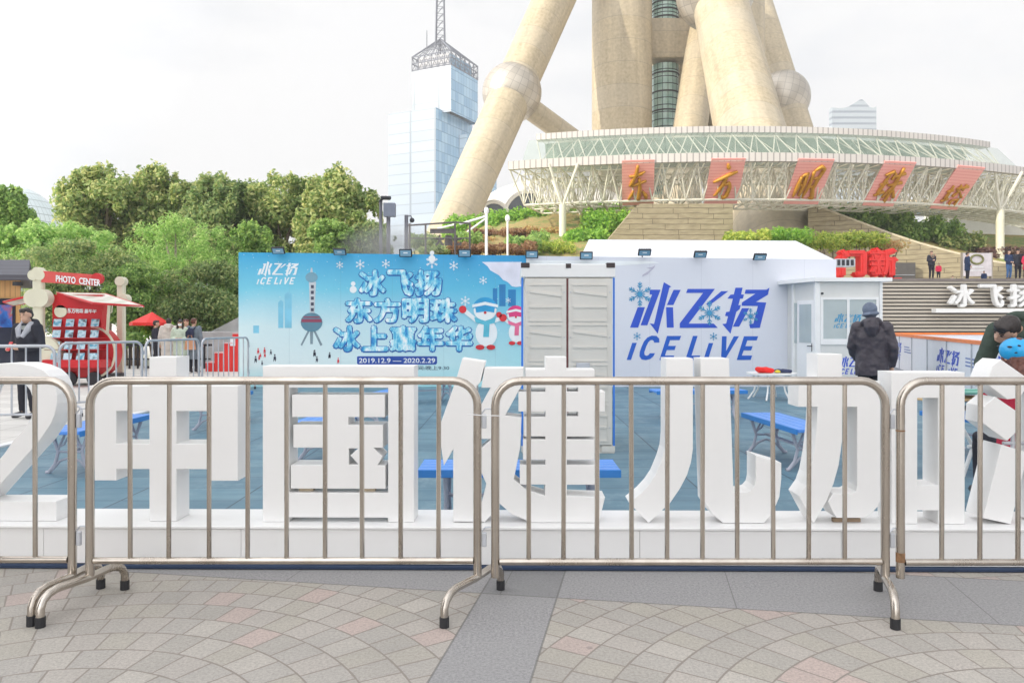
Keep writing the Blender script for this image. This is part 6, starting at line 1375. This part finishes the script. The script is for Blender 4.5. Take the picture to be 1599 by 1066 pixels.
    remeshed(g, max(.008, vox * .6), 'hair', hm, b, .014, .03, 1)
    if hat == 'beanie':
        g = MB(); g.add(*ell((0, -.015, .062), .097, .110, .104)); g.add(*ell((0, -.03, .0), .092, .094, .07)); g.tube([hp(.092 * cos(q_), -.018 + .104 * sin(q_), -.005) for q_ in [2 * pi * k / 16 for k in range(16)]], .022 * hs, 8, closed=True)
        remeshed(g, .009, 'knit_hat', hat_m, b, .01, .03, 1)
    if hat == 'helmet':
        g = MB(); g.add(*ell((0, -.005, .055), .118, .138, .105)); hb = remeshed(g, .012, 'helmet', M['helm'], b, 0, .1, 1)
        g = MB()
        for (px_, pz_) in ((-.09, .085), (-.04, .095), (.03, .095), (.085, .085), (-.06, .04), (0, .03), (.06, .04)):
            for sg in (1, -1): g.add(*ell((px_, sg * (.10 * sqrt(max(0, 1 - (px_ / .118) ** 2)) + .012), pz_), .013, .03, .009, 6))
        g.build('vent', M['dark'], hb, True)
    # trousers and shoes
    if not top_only:
        g = MB()
        etube(g, [J['hip'] + V3(0, 0, .06) * s, J['hip'] - V3(0, 0, .03) * s, (J['pL'] + J['pR']) / 2 - V3(0, 0, .06) * s], [(.15 * s, .105 * s), (.165 * s, .12 * s), (.13 * s, .11 * s)], side)
        for a_ in 'LR':
            k_, an = J['k' + a_], J['a' + a_]; g.tube([J['p' + a_], (J['p' + a_] + k_) / 2, k_, (k_ + an) / 2, an + (k_ - an).normalized() * .02], [.10 * s, .088 * s, .068 * s, .060 * s, .052 * s], 12)
        remeshed(g, vox, 'trousers', trousers or M['tr_black'], t, .012 * s, .09)
        for a_ in 'LR':
            g = MB(); an, to = J['a' + a_], J['t' + a_]; g.tube([an + V3(0, 0, .05) * s, an + (an - to).normalized() * .03 * s - V3(0, 0, .02) * s, (an + to) / 2 - V3(0, 0, .018) * s, to], [.05 * s, .048 * s, .045 * s, .036 * s], 10)
            zm = min(v[2] for v in g.v)
            if zm < .0 or a_: g.v = [(v[0], v[1], max(v[2], to.z - .035 * s)) for v in g.v]
            remeshed(g, vox * .8, 'shoe', shoes or M['shoe'], t, 0, .1, 1)
    # coat
    g = MB(); B_ = bulk; hipd = (J['hip'] - J['waist']).normalized(); pts = [J['hip'] + V3(0, 0, -1) * coat_len * s, J['hip'] + hipd * .02, J['waist'], J['chest'], J['chest'] * .4 + J['neck'] * .6, J['neck'] + (J['neck'] - J['chest']).normalized() * .01]
    if coat_len < .02: pts[0] = J['hip'] + hipd * .08 * s
    etube(g, pts, [(.19 * s * B_, .15 * s * B_), (.19 * s * B_, .145 * s * B_), (.175 * s * B_, .135 * s * B_), (.19 * s * B_, .14 * s * B_), (.165 * s * B_, .11 * s * B_), (.075 * s, .072 * s)], side)
    for a_ in 'LR': g.sph(tuple(J['s' + a_]), .080 * s * B_, 14, 9); g.tube([J['s' + a_], (J['s' + a_] + J['e' + a_]) / 2, J['e' + a_], (J['e' + a_] + J['w' + a_]) / 2, J['w' + a_]], [.078 * s * B_, .070 * s * B_, .062 * s * B_, .056 * s * B_, .046 * s], 12)
    if hood:
        nk = J['neck']; g.tube([nk + (sd_ * cos(q_) * .10 + f_ * (sin(q_) * .085 - .03)) * s + up * (.03 + .03 * -sin(q_)) * s for q_ in [2 * pi * k / 16 for k in range(16)]], .045 * s, 10, closed=True)
        g.tube([nk - f_ * .09 * s + up * .04 * s, nk - f_ * .13 * s - up * .05 * s, nk - f_ * .13 * s - up * .15 * s], [.10 * s, .10 * s, .05 * s], 12)
    co = remeshed(g, vox, 'coat', coat or M['tr_black'], t, .014 + puffy, .07 + puffy * 1.2)
    if collar: 
        g = MB()
        for e in (-1, 1): g.tube([J['neck'] + (sd_ * e * .075 + f_ * .01) * s + up * .04 * s, J['neck'] + (sd_ * e * .085 + f_ * .10) * s - up * .05 * s, J['chest'] + (sd_ * e * .03 + f_ * .155) * s], [.045 * s, .058 * s, .032 * s], 8)
        remeshed(g, vox * .8, 'collar', collar, co, .006, .05)
        g = MB(); etube(g, [J['neck'] + f_ * .07 * s, J['chest'] + f_ * .115 * s], [(.055 * s, .03 * s), (.03 * s, .028 * s)], sd_); remeshed(g, vox * .8, 'shirt', M['shirt'], co, .004, .05)
    if bag == 'backpack':
        g = MB(); etube(g, [J['waist'] - f_ * .20 * s - V3(0, 0, .05) * s, J['waist'] - f_ * .23 * s, J['chest'] - f_ * .23 * s, J['chest'] - f_ * .17 * s + V3(0, 0, .12) * s], [(.12 * s, .05 * s), (.15 * s, .08 * s), (.15 * s, .08 * s), (.11 * s, .05 * s)], side); remeshed(g, vox, 'backpack', M['packm'], t, .01, .08)
        g = MB(); [g.tube([J['chest'] + side * e * .10 * s - f_ * .15 * s + V3(0, 0, .12) * s, J['neck'] + side * e * .10 * s, J['chest'] + side * e * .11 * s + f_ * .15 * s], .02 * s, 6) for e in (-1, 1)]; g.build('strap', M['packm'], t, True)
    return t, J
M['tr_black'] = cloth('black_trouser_cloth', (.035, .035, .045)); M['shoe'] = mat('dark_shoe', (.03, .03, .035), .5); M['helm'] = mat('blue_helmet_plastic', srgb(40, 165, 225), .25, var=.03)
M['shirt'] = cloth('grey_green_shirt', srgb(150, 155, 150)); M['packm'] = cloth('dark_blue_pack', (.03, .035, .07)); hat_m = cloth('grey_knit', srgb(112, 122, 140))
coat_dark = cloth('charcoal_jacket_cloth', (.04, .042, .055)); lining = cloth('grey_jersey', srgb(176, 178, 186)); plum = mat('plum_quilted_shell', (.050, .042, .055), .5, var=.15, ns=8, bump=.01, bs=14)
green = cloth('dark_green_cloth', srgb(72, 84, 76)); redc = cloth('red_jacket_cloth', (.42, .03, .06)); greyc = cloth('grey_wool', srgb(118, 128, 138)); beige = cloth('pale_beige_wool', srgb(214, 206, 198)); mint = cloth('pale_green_wool', srgb(196, 208, 190)); blue = cloth('navy_uniform', (.03, .05, .11)); jeans = cloth('blue_jeans', srgb(70, 105, 150)); khaki = cloth('khaki_shirt', srgb(150, 130, 110)); pink = cloth('pink_jacket', srgb(220, 60, 90))
# young man on the left: half turned, looking to the left of the picture, phone in hand
t, J = person('young man in a dark hooded jacket with grey lining, holding a phone behind the barrier', ((44 - CX) / FPX * 12.2, 12.2, 0), rz=R(-20), h=1.76, vox=.014,
  pose=dict(head=(.0, -.03, 1.62), fwd=(.2, -.98, -.05), sL=(.20, .0, 1.42), eL=(.28, .02, 1.15), wL=(.10, -.24, 1.10), hL=(.04, -.28, 1.13), sR=(-.20, -.01, 1.42), eR=(-.27, -.02, 1.14), wR=(-.12, -.25, 1.08), hR=(-.05, -.29, 1.10), tL=(.16, -.14, .04), tR=(-.20, -.12, .04), aR=(-.14, .02, .09)),
  coat=coat_dark, trousers=M['tr_black'], bulk=1.08, collar=lining, coat_len=.08, hood=True)
t2 = thing('phone', 'small phone held by the young man at the left', 'phone', (0, 0, 0)); 
pw = Matrix.Rotation(R(-20), 3, 'Z') @ (V3(-.005, -.30, 1.14) * (1.76 / 1.75)) + t.location
g = MB(); g.box((0, 0, 0), (.075, .012, .15), 0, .004); g.build('phone_body', M['redk'], t2, True); t2.location = pw; t2.rotation_euler = (R(-25), 0, R(-20))
# man in black quilted coat from behind, by the booth
person('man seen from behind in a dark quilted coat and grey knit hat', ((1362 - CX) / FPX * 10.9, 10.9, 0), rz=R(152), h=1.78, vox=.014,
  pose=dict(head=(.02, -.05, 1.61), eL=(.26, -.02, 1.15), wL=(.20, -.16, .95), hL=(.16, -.2, .9), eR=(-.27, .02, 1.13), wR=(-.25, -.05, .88), hR=(-.24, -.08, .80)),
  coat=plum, trousers=M['tr_black'], coat_len=.18, bulk=1.15, puffy=.014, hood=True, hat='beanie')
# bending man in green and child with helmet at the right edge
YM = 6.7; xm = (1590 - CX) / FPX * YM
t, J = person('man in a dark green jacket bending down over the child at the right edge', (4.54, YM, .0), rz=R(-58), h=1.84, vox=.013,
  pose=dict(hip=(0, .26, .92), waist=(0, .16, 1.07), chest=(0, -.05, 1.28), neck=(0, -.27, 1.37), head=(.0, -.44, 1.375), fwd=(-.35, -.78, -.52),
            sL=(.19, -.18, 1.36), eL=(.26, -.26, 1.08), wL=(.15, -.46, .98), hL=(.11, -.53, .95), sR=(-.19, -.18, 1.36), eR=(-.27, -.26, 1.08), wR=(-.17, -.46, 1.0), hR=(-.12, -.53, .97),
            pL=(.10, .26, .90), kL=(.14, .02, .50), aL=(.13, .12, .09), tL=(.14, -.05, .04), pR=(-.10, .26, .90), kR=(-.14, .02, .50), aR=(-.13, .12, .09), tR=(-.14, -.05, .04)), coat=green, hood=True, bulk=1.1)
Yc_ = 6.1
person('child in a red jacket and bright blue skating helmet sitting at the right edge', ((1592 - CX) / FPX * Yc_, Yc_, 0), rz=R(175), h=1.55, vox=.012, child=True, hairlen=.26, hair=M['brown_hair'], hat='helmet',
  pose=dict(hip=(0, .0, .66), waist=(0, .0, .80), chest=(0, -.01, 1.04), neck=(0, -.02, 1.24), head=(0, -.05, 1.39), sL=(.18, 0, 1.18), eL=(.24, -.06, .94), wL=(.18, -.24, .82), hL=(.15, -.30, .80), sR=(-.18, 0, 1.18), eR=(-.24, -.06, .94), wR=(-.18, -.24, .82), hR=(-.15, -.30, .80),
            pL=(.09, 0, .64), kL=(.13, -.42, .62), aL=(.14, -.40, .15), tL=(.14, -.55, .10), pR=(-.09, 0, .64), kR=(-.13, -.42, .62), aR=(-.14, -.40, .15), tR=(-.14, -.55, .10)), coat=redc)
# huddled group at the left
YG = 24.0
def gx(px, Y=YG): return (px - CX) / FPX * Y
gg = 'people huddled behind the barriers on the left'
person('person in a black jacket at the left of the huddled group, back turned', (gx(244, 24.3), 24.3, 0), rz=R(120), h=1.62, vox=.022, coat=coat_dark, group=gg, coat_len=.1)
person('person in a long pale beige hooded coat, second in the huddled group', (gx(264, 23.6), 23.6, 0), rz=R(200), h=1.68, vox=.022, coat=beige, coat_len=.45, hood=True, bulk=1.2, group=gg, trousers=M['tr_black'])
person('woman wearing a white face mask and pale green coat in the huddled group', (gx(282, 23.2), 23.2, 0), rz=R(12), h=1.62, vox=.022, coat=mint, coat_len=.35, bulk=1.15, hairlen=.24, mask=True, group=gg, pose=dict(wL=(.12, -.22, 1.10), hL=(.06, -.26, 1.12), wR=(-.12, -.22, 1.10), hR=(-.06, -.26, 1.12)))
person('brown-haired person mostly hidden behind the backpack wearer', (gx(291, 24.6), 24.6, 0), rz=R(60), h=1.66, vox=.022, coat=beige, hair=M['brown_hair'], group=gg)
person('person with brown hair, grey coat and dark backpack at the right of the huddled group', (gx(303, 23.4), 23.4, 0), rz=R(170), h=1.68, vox=.022, coat=greyc, coat_len=.5, hair=M['brown_hair'], bag='backpack', bulk=1.12, group=gg)
t = thing('handbag', 'tan handbag hanging beside the backpack wearer', 'bag', (gx(297, 23.0), 23.0, .72)); g = MB(); g.vprism([(-.15, 0), (.17, 0), (.12, .28), (-.11, .28)], -.05, .05); g.build('bag_body', mat('tan_leather', srgb(205, 150, 115), .6), t, True)
g = MB(); g.tube([(-.08, 0, .27), (-.05, 0, .42), (.05, 0, .42), (.08, 0, .27)], .01, 5); g.build('strap', bpy.data.materials['tan_leather'], t, True)
# people on the upper terrace
gt = 'people on the upper terrace'
YTp = 44.2
def tp(px, Y=YTp): return ((px - CX) / FPX * Y, Y, ZT)
person('person in dark clothes and khaki shirt standing with a phone above the slatted wall', tp(1455), rz=R(10), h=1.68, vox=.035, coat=coat_dark, collar=khaki, group=gt, pose=dict(wL=(.08, -.24, 1.42), hL=(.05, -.27, 1.5), wR=(-.08, -.22, 1.15), hR=(-.04, -.26, 1.15)), bulk=1.15)
person('small child in a pink top beside the person with the phone', tp(1466, 44.6), rz=R(-20), h=1.0, vox=.03, coat=pink, child=True, group=gt)
person('man in a long navy coat standing before the pale display board', tp(1511, 46), rz=R(80), h=1.78, vox=.035, coat=blue, coat_len=.3, group=gt)
person('man in a navy uniform top and light jeans at the right of the terrace', tp(1576), rz=R(15), h=1.74, vox=.035, coat=blue, trousers=jeans, group=gt, pose=dict(wL=(.10, -.2, 1.02), hL=(.05, -.24, 1.0), wR=(-.10, -.2, 1.02), hR=(-.05, -.24, 1.0)))
person('man in an all-dark outfit standing next to the man in jeans', tp(1590, 44.6), rz=R(-10), h=1.80, vox=.035, coat=coat_dark, group=gt)
person('person in a red jacket cut off by the right edge of the terrace', tp(1602, 44.3), rz=R(20), h=1.62, vox=.035, coat=pink, coat_len=.3, group=gt)
person('person in a grey jacket leaning beside the red block characters', tp(1396, 44.6), rz=R(60), h=1.45, vox=.035, coat=greyc, group=gt)
person('small child whose head just shows above the slatted wall', tp(1488, 47.5)[:2] + (ZT - .55,), rz=0, h=1.0, vox=.035, coat=beige, child=True, group=gt)
person('child in dark clothes sitting low before the display board', tp(1537, 46.0)[:2] + (ZT - .35,), rz=R(-30), h=1.0, vox=.035, coat=blue, child=True, group=gt)
# striped boards and sledge by the bench at the right
t = thing('equipment_bench', 'low bench with black skate gear and tubular frame beside the child', 'bench', ((1530 - CX) / FPX * 7.6, 7.6, 0))
g = MB(); g.b2((4.25, 7.45, .56), (5.4, 7.95, .60), .008); g.build('bench_top', M['blue_plastic'], t)
g = MB(); g.tube([(4.35, 7.5, .56), (4.5, 7.5, .3), (4.4, 7.5, .01)], .02, 8); g.tube([(4.35, 7.9, .56), (4.5, 7.9, .3), (4.4, 7.9, .01)], .02, 8); g.tube([(4.45, 7.5, .3), (5.3, 7.5, .3)], .018, 8); g.tube([(5.3, 7.5, .56), (5.2, 7.5, .3), (5.3, 7.5, .01)], .02, 8); g.build('leg_frame', M['white_paint'], t)
for k, (m_, lab) in enumerate(((mat('green_strip', srgb(120, 185, 170), .5), 'pale green board lying across the equipment bench'), (mat('sand_strip', srgb(225, 190, 140), .5), 'sand coloured board under the pale green one'))):
    g = MB(); g.box((4.75, 7.9 + .02 * k, .80 - .07 * k), (1.2, .35, .03), .1, .008); g.box((4.75, 7.9 + .02 * k, .81 - .07 * k + .01), (1.1, .10, .012), .1); o = g.build('board', m_); tag(o, lab, 'board', 'boards stacked on the equipment bench')
g = MB(); g.b2((4.35, 7.78, .602), (4.5, 8.0, .712)); g.b2((5.0, 7.78, .602), (5.15, 8.0, .712)); tag(g.build('board_rest', M['dark']), 'dark blocks carrying the two boards', 'rest')
blob('skate_bag', 'black skate bag on the equipment bench', 'bag', (4.66, 7.6, .603), .13, (1.4, .8, .7), M['dark'], 4)

# ---------------------------------------------------------------- thin steam drifting over the banner wall
sm = bpy.data.materials.new('steam'); sm.use_nodes = True; nt_ = sm.node_tree; nt_.nodes.remove(nt_.nodes['Principled BSDF'])
pv = nt_.nodes.new('ShaderNodeVolumePrincipled'); pv.inputs['Color'].default_value = (.92, .92, .92, 1); nt_.links.new(pv.outputs[0], nt_.nodes['Material Output'].inputs['Volume'])
tc_ = nt_.nodes.new('ShaderNodeTexCoord'); n_ = nt_.nodes.new('ShaderNodeTexNoise'); n_.inputs['Scale'].default_value = .9; n_.inputs['Detail'].default_value = 3; nt_.links.new(tc_.outputs['Object'], n_.inputs['Vector'])
gr = nt_.nodes.new('ShaderNodeTexGradient'); gr.gradient_type = 'SPHERICAL'; mp_ = nt_.nodes.new('ShaderNodeMapping'); mp_.inputs['Scale'].default_value = (1 / 1.7, 1 / .8, 1 / .75); nt_.links.new(tc_.outputs['Object'], mp_.inputs[0]); nt_.links.new(mp_.outputs[0], gr.inputs[0])
mm = nt_.nodes.new('ShaderNodeMath'); mm.operation = 'MULTIPLY'; nt_.links.new(gr.outputs['Fac'], mm.inputs[0]); nt_.links.new(n_.outputs['Fac'], mm.inputs[1]); m2_ = nt_.nodes.new('ShaderNodeMath'); m2_.operation = 'MULTIPLY'; m2_.inputs[1].default_value = 2.6; nt_.links.new(mm.outputs[0], m2_.inputs[0]); nt_.links.new(m2_.outputs[0], pv.inputs['Density'])
g = MB(); g.sph((0, 0, 0), 1, 20, 12, (1.7, .8, .75)); o = g.build('steam', sm); o.location = P(612, 383, 22.5); o['kind'] = 'stuff'

hz = bpy.data.materials.new('haze_air'); hz.use_nodes = True; hn = hz.node_tree; hn.nodes.remove(hn.nodes['Principled BSDF'])
hv = hn.nodes.new('ShaderNodeVolumePrincipled'); hv.inputs['Color'].default_value = (.93, .94, .96, 1); hv.inputs['Density'].default_value = .0009; hn.links.new(hv.outputs[0], hn.nodes['Material Output'].inputs['Volume'])
g = MB(); g.b2((-300, -80, -1), (420, 640, 190)); o = g.build('haze', hz); o['kind'] = 'stuff'
